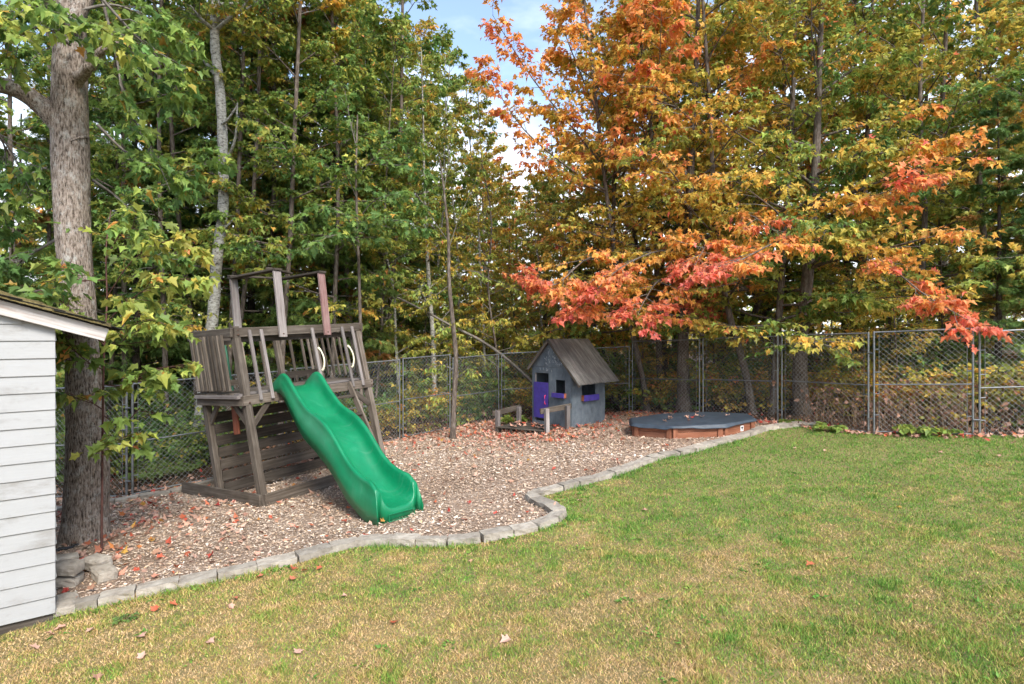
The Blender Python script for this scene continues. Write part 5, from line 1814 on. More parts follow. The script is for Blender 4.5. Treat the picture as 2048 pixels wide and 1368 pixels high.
lmaple(506, [(215, 930, 14.0), (225, 700, 14.0), (235, 450, 14.0), (232, 200, 14.0), (225, -60, 14.0)], 0.06,
       'green maple seen just right of the large trunk', 0.2, 2.1, 22, 0.2, 0.098, nl=6)


for src, px, Y, rz, sc, lab in [
        (mp4, 1230, 17.0, 1.2, 1.1, 'orange maple in the second row behind the playhouse'), (mp3, 1470, 16.4, 2.4, 1.15, 'maple in the second row behind the right half of the sandbox'),
        (mp5, 1330, 16.8, 4.0, 1.2, 'maple in the second row behind the left half of the sandbox'), (mp7, 1990, 13.6, 2.0, 1.05, 'maple rising above the right-edge cedar'),
        (mp7, 1690, 16.6, 4.2, 1.2, 'maple in the second row behind the tall fence panel'), (mp5, 1885, 15.4, 1.0, 1.15, 'maple in the second row behind the wide fence panel'),
        (mp7, 2110, 12.6, 5.0, 1.05, 'maple beyond the right edge'), (mp3, 1560, 16.9, 5.4, 1.2, 'maple in the second row behind the thick pale trunk'),
        (lm502, 250, 13.4, 2.0, 1.05, 'green maple in the second row right of the large trunk'), (lm503, 395, 13.8, 3.6, 1.1, 'green maple in the second row left of the poplar'),
        (lm501, 455, 13.0, 1.1, 1.0, 'gold-tipped maple just right of the poplar'), (lm502, 540, 14.4, 4.6, 1.15, 'green maple behind the tower roof frame'),
        (lm503, 625, 14.6, 0.7, 1.1, 'green maple behind the right roof post'), (lm501, 705, 15.0, 2.9, 1.15, 'gold-tipped maple behind the oak'),
        (lm502, 95, 13.0, 5.2, 0.9, 'green maple in the second row left of the large trunk'), (lm503, 775, 16.0, 5.6, 1.1, 'green maple behind the birches right of the tower')]:
    x = (px - 1024) / F * Y
    copy_tree(src, (x, Y, gz(x, Y) - 0.1), rz, sc, lab)


# small oak beside the play tower
def oak():
    t = Tree(551)
    Y = 12.3
    tr = wpath([(722, 890, Y), (722, 760, Y), (720, 620, Y), (716, 480, Y), (712, 360, Y), (715, 230, Y)])
    tr[0][2] = gz(tr[0][0], Y) - 0.1
    t.trunk = (smooth_path(tr, 20), np.linspace(0.045, 0.018, 20))
    for pts, nn in [([(718, 520, Y), (700, 480, Y - .5), (665, 470, Y - .9), (610, 500, Y - 1.1)], 12), ([(716, 480, Y), (690, 430, Y - .5), (640, 410, Y - .8), (600, 440, Y - .9)], 12),
                    ([(718, 500, Y), (730, 460, Y - .5), (720, 440, Y - .9)], 9), ([(716, 440, Y), (750, 400, Y - .3), (800, 390, Y - .4), (860, 420, Y - .5)], 12),
                    ([(715, 400, Y), (690, 350, Y - .3), (650, 330, Y - .6)], 10), ([(714, 360, Y), (760, 300, Y - .3), (810, 260, Y - .4)], 11),
                    ([(714, 300, Y), (700, 240, Y), (690, 180, Y)], 9), ([(715, 330, Y), (790, 330, Y - .2), (850, 350, Y - .2)], 10), ([(716, 470, Y), (770, 440, Y - .8), (830, 450, Y - .9)], 10)]:
        t.limb(smooth_path(wpath(pts), 9), 0.014, nn, 0.55, 2, 4, 0.165, 0.06, 0.003, 0.2, -0.01, 4, 0.08, -0.3, tw=0.08)
    t.build('oak_tree', 'young oak with deeply lobed blue-green leaves beside the play tower', 'tree', None, M['bark'], M['twig'], 'oak', M['leaf'], 8)


oak()


# ------------------------------------------------------------------ thin birches and saplings in the middle
def sapling(seed, px, top_px, Y, topz, r0, hue, label, white=True, n1=26, ln=1.45, leaf=0.095, kind='ovate', nl=9, zfrac=0.16, bend=0.0, elev=(0.35, 1.0), n3=4):
    t = Tree(seed)
    tr = trunk_from(px, Y, top_px, topz, bend, seed)
    t.grow(tr, r0, 0.01, zfrac, n1, ln, elev, 6, n3, nl, leaf, lambda p, rg: hue + rg.normal(0, 0.08), shape=lambda q: 1 - 0.55 * q, sp=0.05, ldroop=-0.5, l2=0.42, tw=0.12)
    return t.build('birch_tree' if white else 'young_tree', label, 'tree', 'thin trees in the middle of the woods', M['bark_white'] if white else M['bark'], M['twig'], kind, M['leaf'], 7)


sapling(601, 868, 840, 15.4, 10.4, 0.085, 0.30, 'leaning birch with a pale trunk behind the slim young tree')
sapling(602, 805, 730, 15.0, 9.2, 0.05, 0.24, 'thin birch leaning left behind the play tower rail')
sapling(603, 962, 930, 16.6, 9.5, 0.055, 0.36, 'birch with a bent grey stem left of the playhouse', bend=0.25)
sapling(604, 1000, 955, 15.8, 8.8, 0.04, 0.34, 'thin grey sapling just left of the playhouse roof', white=False)
sapling(605, 1133, 1128, 17.0, 7.0, 0.05, 0.30, 'pale birch stem rising behind the playhouse ridge', n1=14)
sapling(606, 1090, 1075, 17.4, 6.6, 0.05, 0.34, 'second pale birch stem left of the playhouse ridge', n1=14)
sapling(607, 745, 790, 14.6, 9.6, 0.04, 0.20, 'slender sapling right of the play tower post', white=False)
sapling(608, 850, 900, 18.0, 10.5, 0.07, 0.30, 'tall birch in the second row, crown against the sky', n1=26)
sapling(609, 925, 890, 19.5, 11.5, 0.07, 0.22, 'tallest birch whose sparse crown reaches the top of the sky gap', n1=26)
sapling(610, 780, 765, 17.0, 11.0, 0.07, 0.24, 'tall birch above the oak, fine dull green leaves', n1=28, ln=1.5)
sapling(611, 1040, 1010, 20.0, 7.6, 0.05, 0.48, 'golden young tree in the gap under the sky', white=False, kind='simple', leaf=0.09, n1=22, nl=6)
sapling(612, 975, 985, 21.5, 8.4, 0.06, 0.46, 'yellow-leaved tree deep in the gap left of the orange maple', white=False, kind='simple', leaf=0.10, n1=24, nl=6, ln=1.7)
sapling(613, 1205, 1190, 18.5, 8.0, 0.06, 0.5, 'orange young tree behind the playhouse roof', white=False, kind='simple', leaf=0.10, n1=24, nl=6, ln=1.7)
sapling(614, 1080, 1090, 24.0, 8.0, 0.06, 0.52, 'far orange-gold tree low in the sky gap', white=False, kind='simple', leaf=0.11, n1=22, nl=6, ln=1.6)
sapling(615, 1905, 1880, 17.0, 10.5, 0.07, 0.42, 'white birch standing behind the red bough at the right', n1=24, ln=1.6)
sapling(616, 1800, 1790, 18.5, 10.5, 0.07, 0.36, 'white birch seen through the right-hand maples', n1=22, ln=1.6)
sapling(617, 1975, 1960, 18.5, 9.5, 0.06, 0.6, 'rusty-leaved birch near the right edge', n1=24, ln=1.6, leaf=0.09)


def beech(seed, H, hue):
    t = Tree(seed)
    tr = np.array([(0, 0, -0.1), (0.05, 0, H * 0.35), (0.0, 0.08, H * 0.7), (0.12, 0, H)])
    t.grow(tr, 0.03, 0.006, 0.12, 20, 1.5, (0.0, 0.5), 8, 3, 5, 0.085, lambda p, rg: hue + rg.normal(0, 0.07), shape=lambda q: 1 - 0.5 * q, sp=0.04, ldroop=-0.1, droop1=-0.02, l2=0.45, tw=0.1)
    return t.build('young_beech', 'x', 'tree', 'young beeches in the shade of the maples', M['bark'], M['twig'], 'ovate', M['leaf_far'], 6)


BE = [beech(661, 3.6, 0.47), beech(662, 3.0, 0.36)]
BSP = [(0, 1282, 15.8, 1.0, 'gold-leaved young beech behind the playhouse end of the sandbox'), (0, 1430, 15.4, 1.0, 'gold-leaved young beech between the maples behind the sandbox'),
       (1, 1480, 15.6, 1.1, 'olive young beech behind the leaning maple'), (0, 1700, 13.6, 0.9, 'gold-leaved young beech behind the tall fence panel'),
       (0, 1795, 11.9, 0.85, 'gold-leaved young beech behind the wide fence panel'), (1, 1660, 14.4, 1.0, 'olive young beech beside the thick pale maple trunk'),
       (1, 1225, 17.0, 1.2, 'olive young beech behind the playhouse roof'), (0, 1120, 19.0, 1.2, 'gold young beech in the woods left of the playhouse ridge'),
       (1, 1010, 17.5, 1.2, 'olive young beech in the woods above the porch rail'), (1, 930, 17.0, 1.2, 'olive young beech behind the slim young tree'),
       (1, 850, 16.2, 1.1, 'olive young beech behind the fence left of the slim young tree'), (0, 770, 17.5, 1.2, 'gold young beech right of the play tower'),
       (1, 640, 15.0, 1.0, 'olive young beech seen through the play tower frame'), (0, 575, 15.2, 1.05, 'gold young beech seen through the tower roof frame'),
       (1, 1890, 13.4, 1.1, 'olive young beech behind the fence post pair at the right'), (1, 1560, 16.5, 1.3, 'olive young beech deep behind the thick maple'), (1, 1370, 17.5, 1.3, 'olive young beech deep behind the dark maple trunk'),
       (1, 1780, 16.0, 1.4, 'olive young beech deep behind the red bough')]
for k, (w, px, Y, sc, lab) in enumerate(BSP):
    x = (px - 1024) / F * Y
    if k == [q[0] for q in BSP].index(w):
        BE[w].location = (x, Y, gz(x, Y)); BE[w].scale = (sc,) * 3; BE[w]['label'] = lab
    else:
        copy_tree(BE[w], (x, Y, gz(x, Y)), k * 1.9, sc, lab)


# slim young tree in front of the fence
def slim():
    t = Tree(651)
    b = on_ground(905, 880)
    Y = b[1]
    tr = wpath([(905, 884, Y), (908, 800, Y), (912, 720, Y), (905, 640, Y), (898, 560, Y), (897, 480, Y), (890, 400, Y), (880, 320, Y)])
    tr[0][2] = gz(b[0], Y) - 0.05
    T = smooth_path(tr, 24)
    t.trunk = (T, np.interp(np.linspace(0, 1, 24), [0, 0.04, 0.5, 1], [0.085, 0.06, 0.045, 0.015]))
    for pts, nn in [([(898, 570, Y), (870, 590, Y - .1), (850, 570, Y - .2), (830, 590, Y - .3)], 6), ([(897, 560, Y), (940, 540, Y - .1), (985, 560, Y - .2), (1040, 580, Y - .2)], 8),
                    ([(910, 740, Y), (885, 730, Y - .1), (860, 735, Y - .2)], 5), ([(910, 760, Y), (930, 745, Y - .1), (945, 745, Y - .2)], 4), ([(909, 790, Y), (880, 785, Y - .1), (860, 800, Y - .1)], 4),
                    ([(897, 500, Y), (920, 430, Y), (950, 370, Y), (970, 300, Y)], 7), ([(895, 480, Y), (860, 430, Y), (830, 380, Y)], 6), ([(888, 380, Y), (900, 300, Y), (905, 240, Y)], 5), ([(900, 620, Y), (885, 640, Y - .2), (890, 660, Y - .3)], 4)]:
        t.limb(smooth_path(wpath(pts), 8), 0.010, nn + 2, 0.32, 1, 3, 0.105, 0.24, 0.002, 0.3, -0.03, 3, 0.05, -0.7, tw=0.08)
    t.build('young_tree', 'slim young tree with reddish-brown bark in front of the fence, few bright leaves', 'tree', None, M['bark'], M['twig'], 'ovate', M['leaf'], 9)


slim()

# fallen trunk caught in the branches behind the fence
fb = smooth_path(wpath([(640, 590, 14.6), (700, 592, 14.7), (770, 588, 14.9), (830, 612, 15.0), (900, 650, 15.1), (960, 680, 15.2), (1010, 715, 15.3), (1060, 760, 15.4), (1110, 815, 15.5), (1135, 850, 15.6)]), 40)
o = tube_obj('fallen_branch', [(fb, np.linspace(0.018, 0.05, 40))], 7, M['twig'])
tag(o, 'long bare branch arching down through the woods left of the playhouse', 'branch')

# ------------------------------------------------------------------ far woods: copies of a few mixed trees
def far_tree(seed, hue, H, label):
    t = Tree(seed)
    tr = np.array([(0, 0, -0.1), (0.1, 0, H * 0.35), (0.0, 0.1, H * 0.7), (0.1, 0, H)])
    t.grow(tr, 0.13, 0.02, 0.08, 30, 2.4, (0.1, 0.9), 8, 4, 8, 0.105, lambda p, rg: hue + rg.normal(0, 0.1), shape=lambda q: 1 - 0.5 * q, sp=0.12, l2=0.42)
    return t.build('forest_tree', label, 'tree', 'trees deep in the woods', M['bark'], M['twig'], 'simple', M['leaf_far'], 6)


FT = [far_tree(701, 0.13, 10.0, 'x'), far_tree(702, 0.27, 9.5, 'x'), far_tree(703, 0.52, 9.0, 'x')]
FLAB = ['green leafy tree', 'yellowing tree', 'orange tree']
frng = np.random.default_rng(77)
used = set()
spots = []
for px, Y, w, sc in [(-150, 17, 0, 1.2), (110, 24, 1, 1.1), (190, 18.5, 0, 1.3), (290, 20, 1, 1.4), (380, 18.5, 0, 1.35), (460, 21, 0, 1.5), (540, 19, 1, 1.35), (620, 20.5, 0, 1.45), (690, 22, 1, 1.5), (740, 19, 0, 1.25),
                     (780, 24, 0, 1.5), (820, 20, 1, 1.15), (860, 27, 0, 1.45), (905, 23, 1, 0.8), (945, 30, 1, 0.95), (968, 26, 1, 1.15), (990, 31, 1, 1.0), (1030, 26, 2, 0.85), (1060, 30, 2, 0.95), (1092, 24, 1, 0.8), (1130, 27, 1, 1.05), (1200, 24, 2, 1.0), (1270, 19.5, 2, 1.2), (1350, 20, 1, 1.35), (1440, 18.5, 2, 1.25), (1530, 20, 0, 1.4),
                     (1620, 18, 1, 1.3), (1700, 21, 0, 1.4), (1780, 23, 2, 1.3), (1860, 22, 1, 1.3), (1930, 24, 2, 1.2), (2000, 20, 0, 1.25), (2090, 18, 1, 1.3), (2200, 16.5, 0, 1.2),
                     (870, 36, 0, 1.0), (1010, 40, 0, 0.75), (1150, 38, 0, 0.8), (740, 34, 0, 1.3), (1250, 33, 1, 1.0), (1820, 32, 1, 1.1), (1960, 34, 0, 1.1), (330, 31, 0, 1.4), (560, 32, 0, 1.4)]:
    x = (px - 1024) / F * Y
    rz, s2 = frng.random() * 6.28, sc * frng.uniform(0.94, 1.06)
    if w not in used:
        used.add(w); r = FT[w]; r.location = (x, Y, gz(x, Y)); r.rotation_euler = (0, 0, rz); r.scale = (s2,) * 3; r['label'] = place_label(FLAB[w], px, Y)
    else:
        copy_tree(FT[w], (x, Y, gz(x, Y)), rz, s2, place_label(FLAB[w], px, Y))


# far-off mass of trees that closes the horizon
def far_woods():
    rg = np.random.default_rng(88)
    n = 26000
    x = rg.uniform(-75, 75, n); y = rg.uniform(44, 62, n)
    top = 3.2 + 3.2 * fbm(x * 0.14, y * 0.1, 61, 3)
    z = SLOPE * np.clip(x, -14, 14) + rg.random(n) * top
    P = np.stack([x, y, z], -1)
    A = unit(rg.normal(0, 1, (n, 3))); N_ = unit(rg.normal(0, 0.6, (n, 3)) + np.array([0, 0, 1]))
    hue = 0.12 + 0.5 * fbm(x * 0.22, y * 0.1, 65, 2) + rg.normal(0, 0.06, n)
    o = leaf_obj('far_woods', 'ovate', P, A, N_, rg.uniform(0.3, 0.55, n), np.clip(hue, 0, 1), np.clip(1 + rg.normal(0, 0.2, n), 0.5, 1.5), M['leaf'])
    tag(o, 'distant belt of mixed autumn woods beyond the nearer trees', 'woods', None, 'stuff')


far_woods()


# ------------------------------------------------------------------ shrubs behind the fence
def shrub(seed, H, Rr, n1, hue, leaf, kind, nl, mat, twig):
    t = Tree(seed)
    t.trunk = (np.array([(0, 0, -0.05), (0, 0, H * 0.2), (0.02, 0, H * 0.4)]), np.array([0.02, 0.015, 0.008]))
    for k in range(n1):
        az = k * 2.4; el = t.rng.uniform(0.3, 1.3)
        d = np.array([math.cos(az) * math.cos(el), math.sin(az) * math.cos(el), math.sin(el)])
        q = t.path(np.array([0, 0, 0.0]), d, Rr * t.rng.uniform(0.7, 1.2), 6, 0.14, -0.02)
        q[:, 2] *= H / Rr
        t.limb(q, 0.008, 7, 0.4, 2, nl, leaf, hue + t.rng.normal(0, 0.06), 0.002, 0.15, 0.0, nl, 0.06, -0.2, updown=0.4)
    return t.build('shrub', 'x', 'shrub', 'undergrowth shrubs behind the fence', M[twig], M[twig], kind, mat, 5)


SH = [shrub(801, 1.2, 1.0, 18, 0.14, 0.075, 'simple', 5, M['leaf_far'], 'twig'), shrub(802, 0.9, 0.9, 16, 0.42, 0.075, 'simple', 4, M['leaf_far'], 'drystem'), shrub(803, 1.5, 0.9, 16, 0.08, 0.10, 'maple', 4, M['leaf_far'], 'twig')]
SL = ['low green shrub', 'low yellow-brown shrub', 'broad-leaved shrub']
used = set()
srng = np.random.default_rng(5)
for (px, Y, w, sc) in [(120, 10.8, 2, 1), (240, 11.2, 0, 1.0), (330, 12.0, 2, 0.9), (420, 12.6, 0, 1.1), (398, 11.45, 0, 0.9), (375, 11.2, 2, 0.6), (520, 13.6, 0, 1.1), (640, 13.9, 1, 1.0), (740, 14.4, 0, 1.0), (780, 13.9, 1, 0.8), (830, 14.9, 0, 1.2), (870, 15.3, 1, 1.0),
                       (935, 15.8, 0, 1.3), (985, 16.0, 2, 1.0), (1040, 16.3, 1, 1.1), (1180, 16.6, 0, 1.2), (1240, 15.8, 0, 1.4), (1270, 16.2, 2, 1.1), (1330, 15.2, 1, 1.2), (1400, 15.0, 0, 1.3), (1440, 14.4, 1, 1.1), (1490, 14.8, 0, 1.2),
                       (1540, 14.2, 1, 1.0), (1650, 13.4, 1, 1.0), (1690, 14.0, 0, 1.1), (1760, 12.4, 1, 1.2), (1800, 11.6, 1, 0.9), (1870, 12.2, 2, 1.0), (1900, 11.0, 1, 1.0), (1960, 10.9, 1, 1.0), (2020, 10.6, 1, 1.1), (2080, 10.4, 0, 1.1),
                       (620, 17.5, 0, 1.6), (720, 18.5, 2, 1.6), (900, 19.5, 0, 1.7), (1010, 20, 1, 1.7), (1120, 20, 0, 1.7), (1320, 18, 0, 1.6), (1480, 17.5, 1, 1.6), (1640, 17, 0, 1.6), (1760, 16.5, 2, 1.5), (1880, 16.5, 0, 1.5), (480, 16.5, 0, 1.5), (300, 15.5, 2, 1.4), (130, 14.0, 0, 1.4)]:
    x = (px - 1024) / F * Y
    lab = place_label(SL[w], px, Y)
    if w not in used:
        used.add(w); r = SH[w]; r.location = (x, Y, gz(x, Y)); r.scale = (sc,) * 3; r['label'] = lab
    else:
        copy_tree(SH[w], (x, Y, gz(x, Y)), srng.random() * 6.28, sc * srng.uniform(0.9, 1.1), lab)


# dry brush tangled behind the right-hand panels
def brush():
    rg = np.random.default_rng(31)
    polys = []; LP, LA = [], []
    FX = np.array(FENCE_XY)
    for k in range(620):
        s = rg.uniform(11.1, 15.5) if k % 4 else rg.uniform(4.6, 8.0)
        i = int(s); p = FX[i] + (FX[i + 1] - FX[i]) * (s - i)
        d = FX[i + 1] - FX[i]; nrm = np.array([-d[1], d[0]]); nrm = nrm / np.linalg.norm(nrm); nrm = nrm if nrm[1] > 0 else -nrm
        p = p + nrm * rg.uniform(0.12, 1.5)
        hgt = rg.uniform(0.3, 1.0) if k % 4 else rg.uniform(0.15, 0.45)
        az = rg.random() * 6.28; out = rg.uniform(0.1, 0.9) * hgt
        t = np.linspace(0, 1, 6)
        pts = np.stack([p[0] + math.cos(az) * out * t ** 1.5, p[1] + math.sin(az) * out * t ** 1.5 * 0.6, gz(*p) + hgt * (1.6 * t - 0.75 * t * t) + rg.normal(0, 0.02, 6)], -1)
        polys.append((pts, np.linspace(rg.uniform(0.003, 0.006), 0.0015, 6)))
        if rg.random() < 0.5:
            m = rg.integers(2, 6); LP.append(pts[rg.integers(1, 6, m)] + rg.normal(0, 0.05, (m, 3))); LA.append(unit(rg.normal(0, 0.6, (m, 3)) + np.array([0, 0, -0.6])))
    o = tube_obj('dry_brush', polys, 3, M['drystem'])
    tag(o, 'tangle of dry tan stems behind the right-hand fence panels', 'brush', None, 'stuff')
    P = np.concatenate(LP); A = np.concatenate(LA); n = len(P)
    leaf_obj('withered_leaves', 'simple', P, A, unit(rg.normal(0, 1, (n, 3))), rg.uniform(0.05, 0.1, n), np.clip(rg.normal(0.2, 0.14, n), 0, 1), np.clip(0.85 + rg.normal(0, 0.25, n), 0.4, 1.5), M['litter'], o)['kind'] = 'stuff'


brush()

# small green plants: ferns by the left fence and weeds under the right panels
def fern(name, label, x, y, n, size, hue, seed, kind='frond', cat='plant', group=None):
    rg = np.random.default_rng(seed)
    polys = []; P, A = [], []
    z0 = gz(x, y)
    for k in range(n):
        az = k * 2.4 + rg.normal(0, 0.3); L = size * rg.uniform(0.7, 1.2)
        t = np.linspace(0, 1, 7)
        pts = np.stack([x + math.cos(az) * L * t * 0.8, y + math.sin(az) * L * t * 0.8, z0 + L * (1.1 * t - 0.75 * t * t)], -1)
        polys.append((pts, np.linspace(0.004, 0.0012, 7)))
        for q in np.linspace(0.25, 1, 9):
            i = min(int(q * 6), 5); p = pts[i] + (pts[i + 1] - pts[i]) * (q * 6 - i); tn = unit(pts[i + 1] - pts[i])
            sd = unit(cross(tn, UP))
            for sg in (-1, 1):
                P.append(p); A.append(tn * 0.5 + sd * sg + np.array([0, 0, -0.15]))
    o = tube_obj(name, polys, 3, M['redtwig'])
    tag(o, label, cat, group)
    P = np.array(P); A = np.array(A); m = len(P)
    leaf_obj('leaves', kind, P, A, np.tile([0, 0, 1.0], (m, 1)) + rg.normal(0, 0.25, (m, 3)), size * rg.uniform(0.16, 0.30, m), np.clip(hue + rg.normal(0, 0.05, m), 0, 1), np.clip(1 + rg.normal(0, 0.15, m), 0.6, 1.4), M['needle'] if kind == 'frond' else M['leaf'], o)['kind'] = 'stuff'


fern('fern', 'bright fern behind the fence left of the play tower', *at(300, 960, 10.3)[:2], 13, 0.60, 0.42, 1)
fern('fern', 'second fern behind the fence close to the tower base', *at(350, 950, 10.7)[:2], 10, 0.45, 0.40, 2)
fern('weed', 'leafy green weed under the wide fence panel', *at(1838, 872, 9.85)[:2], 7, 0.42, 0.2, 3, 'simple')
fern('weed', 'smaller green weed beside the wide fence panel post', *at(1888, 872, 9.8)[:2], 6, 0.30, 0.2, 4, 'simple')
fern('weed', 'green weed at the foot of the tall fence panel', *on_ground(1655, 866), 7, 0.32, 0.18, 5, 'simple')
fern('weed', 'green weed by the fence corner beyond the sandbox', *on_ground(1574, 852), 6, 0.28, 0.18, 6, 'simple')
fern('weed', 'rosette weed on the lawn beside the stone border near the shed', *on_ground(248, 1245), 9, 0.11, 0.05, 7, 'ovate')
fern('weed', 'green sprout behind the porch rail next to the playhouse', *at(1025, 840, 14.2)[:2], 8, 0.4, 0.2, 8, 'simple')

#--SECTION-LITTER
# ------------------------------------------------------------------ wood chips, leaf litter, grass
def poly_points(rg, poly, n):
    P = np.array(poly); lo, hi_ = P.min(0), P.max(0)
    out = []
    got = 0
    while got < n:
        q = lo + (hi_ - lo) * rg.random((n * 2, 2))
        q = q[inside(q[:, 0], q[:, 1], poly)]
        out.append(q); got += len(q)
    return np.concatenate(out)[:n]


def chips():
    rg = np.random.default_rng(15)
    xy = poly_points(rg, MULCH_POLY, 155000)
    # thin out what is far
    keep = rg.random(len(xy)) < np.clip(1.25 - (xy[:, 1] - 6) * 0.085, 0.45, 1)
    xy = xy[keep]; n = len(xy)
    z = gh(xy[:, 0], xy[:, 1]) + 0.024 + rg.random(n) ** 2 * 0.022
    L = np.exp(rg.normal(math.log(0.020), 0.42, n)) * (1 + 0.03 * (xy[:, 1] - 6)); Wc = L * rg.uniform(0.22, 0.5, n)
    az = rg.random(n) * 6.2832
    dx = np.stack([np.cos(az), np.sin(az), rg.normal(0, 0.22, n)], -1); dy = np.stack([-np.sin(az), np.cos(az), rg.normal(0, 0.32, n)], -1)
    P = np.stack([xy[:, 0], xy[:, 1], z], -1)
    a = dx * (L / 2)[:, None]; b = dy * (Wc / 2)[:, None]
    v = np.stack([P - a - b, P + a - b * 0.7, P + a * 0.92 + b, P - a * 0.9 + b * 0.8], 1).reshape(-1, 3)
    q = (np.arange(n) * 4)[:, None] + np.arange(4)[None, :]
    f = fbm(xy[:, 0] * 0.9, xy[:, 1] * 0.9, 71, 3)
    hue = np.clip(rg.normal(0.50, 0.26, n) + (f - 0.5) * 0.5, 0, 1)
    me = np_mesh('wood_chips', v, q, {'hue': ('FLOAT', 'POINT', np.repeat(hue, 4)), 'val': ('FLOAT', 'POINT', np.repeat(np.clip(1.12 + rg.normal(0, 0.27, n), 0.38, 1.8), 4))})
    tag(mobj('wood_chips', me, M['chips']), 'pale brown wood chips covering the play area', 'wood chips', None, 'stuff')


chips()


def litter():
    rg = np.random.default_rng(19)
    sets = []
    # chips area: thicker towards the fence, the house and the large maple
    xy = poly_points(rg, MULCH_POLY, 16000)
    d_h = np.hypot(xy[:, 0] - 0.6, xy[:, 1] - 13.0); d_m = np.hypot(xy[:, 0] + 5.0, xy[:, 1] - 7.6)
    back = np.clip((xy[:, 1] - 10.2 - 0.5 * np.abs(xy[:, 0])) / 3, 0, 1)
    fd = np.min([np.abs((xy[:, 0] - FENCE_XY[i][0]) * (FENCE_XY[i + 1][1] - FENCE_XY[i][1]) - (xy[:, 1] - FENCE_XY[i][1]) * (FENCE_XY[i + 1][0] - FENCE_XY[i][0])) / math.hypot(FENCE_XY[i + 1][0] - FENCE_XY[i][0], FENCE_XY[i + 1][1] - FENCE_XY[i][1]) for i in range(3, 11)], 0)
    pr = 0.03 + 0.85 * np.exp(-(d_h / 1.5) ** 2) + 0.26 * np.exp(-(d_m / 1.9) ** 2) + 0.6 * np.exp(-(fd / 0.45) ** 2) + 0.22 * back
    pr *= 0.5 + fbm(xy[:, 0] * 1.3, xy[:, 1] * 1.3, 81, 2)
    xy = xy[rg.random(len(xy)) < pr]
    sets.append((xy, 0.04, 0.5))
    # forest floor behind the fence
    n = 7000
    y = 9.5 + 16 * rg.random(n) ** 1.4; x = rg.uniform(-0.95, 0.95, n) * y
    beyond = ~inside(x, y, MULCH_POLY) & ~inside(x, y, LAWN_POLY)
    q = np.stack([x, y], -1)[beyond]
    sets.append((q, 0.015, 0.35))
    # lawn edge along the right-hand panels
    FX = np.array(FENCE_XY)
    s = rg.uniform(10.7, 15.2, 330); i = s.astype(int); p = FX[i] + (FX[i + 1] - FX[i]) * (s - i)[:, None]
    p[:, 1] -= np.abs(rg.normal(0, 0.22, len(p))); p[:, 0] -= np.abs(rg.normal(0, 0.12, len(p)))
    sets.append((p, 0.045, 0.45))
    P, A, N_, S, H = [], [], [], [], []
    for xy, zo, h0 in sets:
        n = len(xy); az = rg.random(n) * 6.2832
        P.append(np.stack([xy[:, 0], xy[:, 1], gh(xy[:, 0], xy[:, 1]) + zo + rg.random(n) * 0.025], -1))
        A.append(np.stack([np.cos(az), np.sin(az), rg.normal(0, 0.28, n)], -1)); N_.append(np.array([0, 0, 1.0]) * np.where(rg.random(n) < 0.5, 1, -1)[:, None] + rg.normal(0, 0.35, (n, 3)))
        S.append(rg.uniform(0.042, 0.092, n))
        h = rg.normal(h0, 0.14, n); red = rg.random(n) < 0.2; h = np.where(red, rg.uniform(0.72, 1.0, n), h); H.append(h)
    P, A, N_, S, H = map(np.concatenate, (P, A, N_, S, H))
    o = leaf_obj('fallen_leaves', 'maple', P, A, N_, S, np.clip(H, 0, 1), np.clip(1 + rg.normal(0, 0.2, len(P)), 0.5, 1.5), M['litter'])
    tag(o, 'scattered dry pinkish and red fallen leaves over chips and forest floor', 'fallen leaves', None, 'stuff')


litter()


def lawn_hue(x, y, rg):
    """0 green .. 1 straw, in patches: greener to the right and along the stones, drier in front"""
    n = fbm(x * 0.55 + 3, y * 0.75, 51, 4); n2 = fbm(x * 2.6, y * 3.2, 55, 3); n3 = fbm(x * 7.5, y * 7.5, 57, 2)
    dry = 0.24 + 0.17 * (5.0 - y) - 0.05 * (x - 1.0) + 0.85 * (n - 0.5) + 0.95 * (n2 - 0.5) + 1.2 * (n3 - 0.5)
    return dry


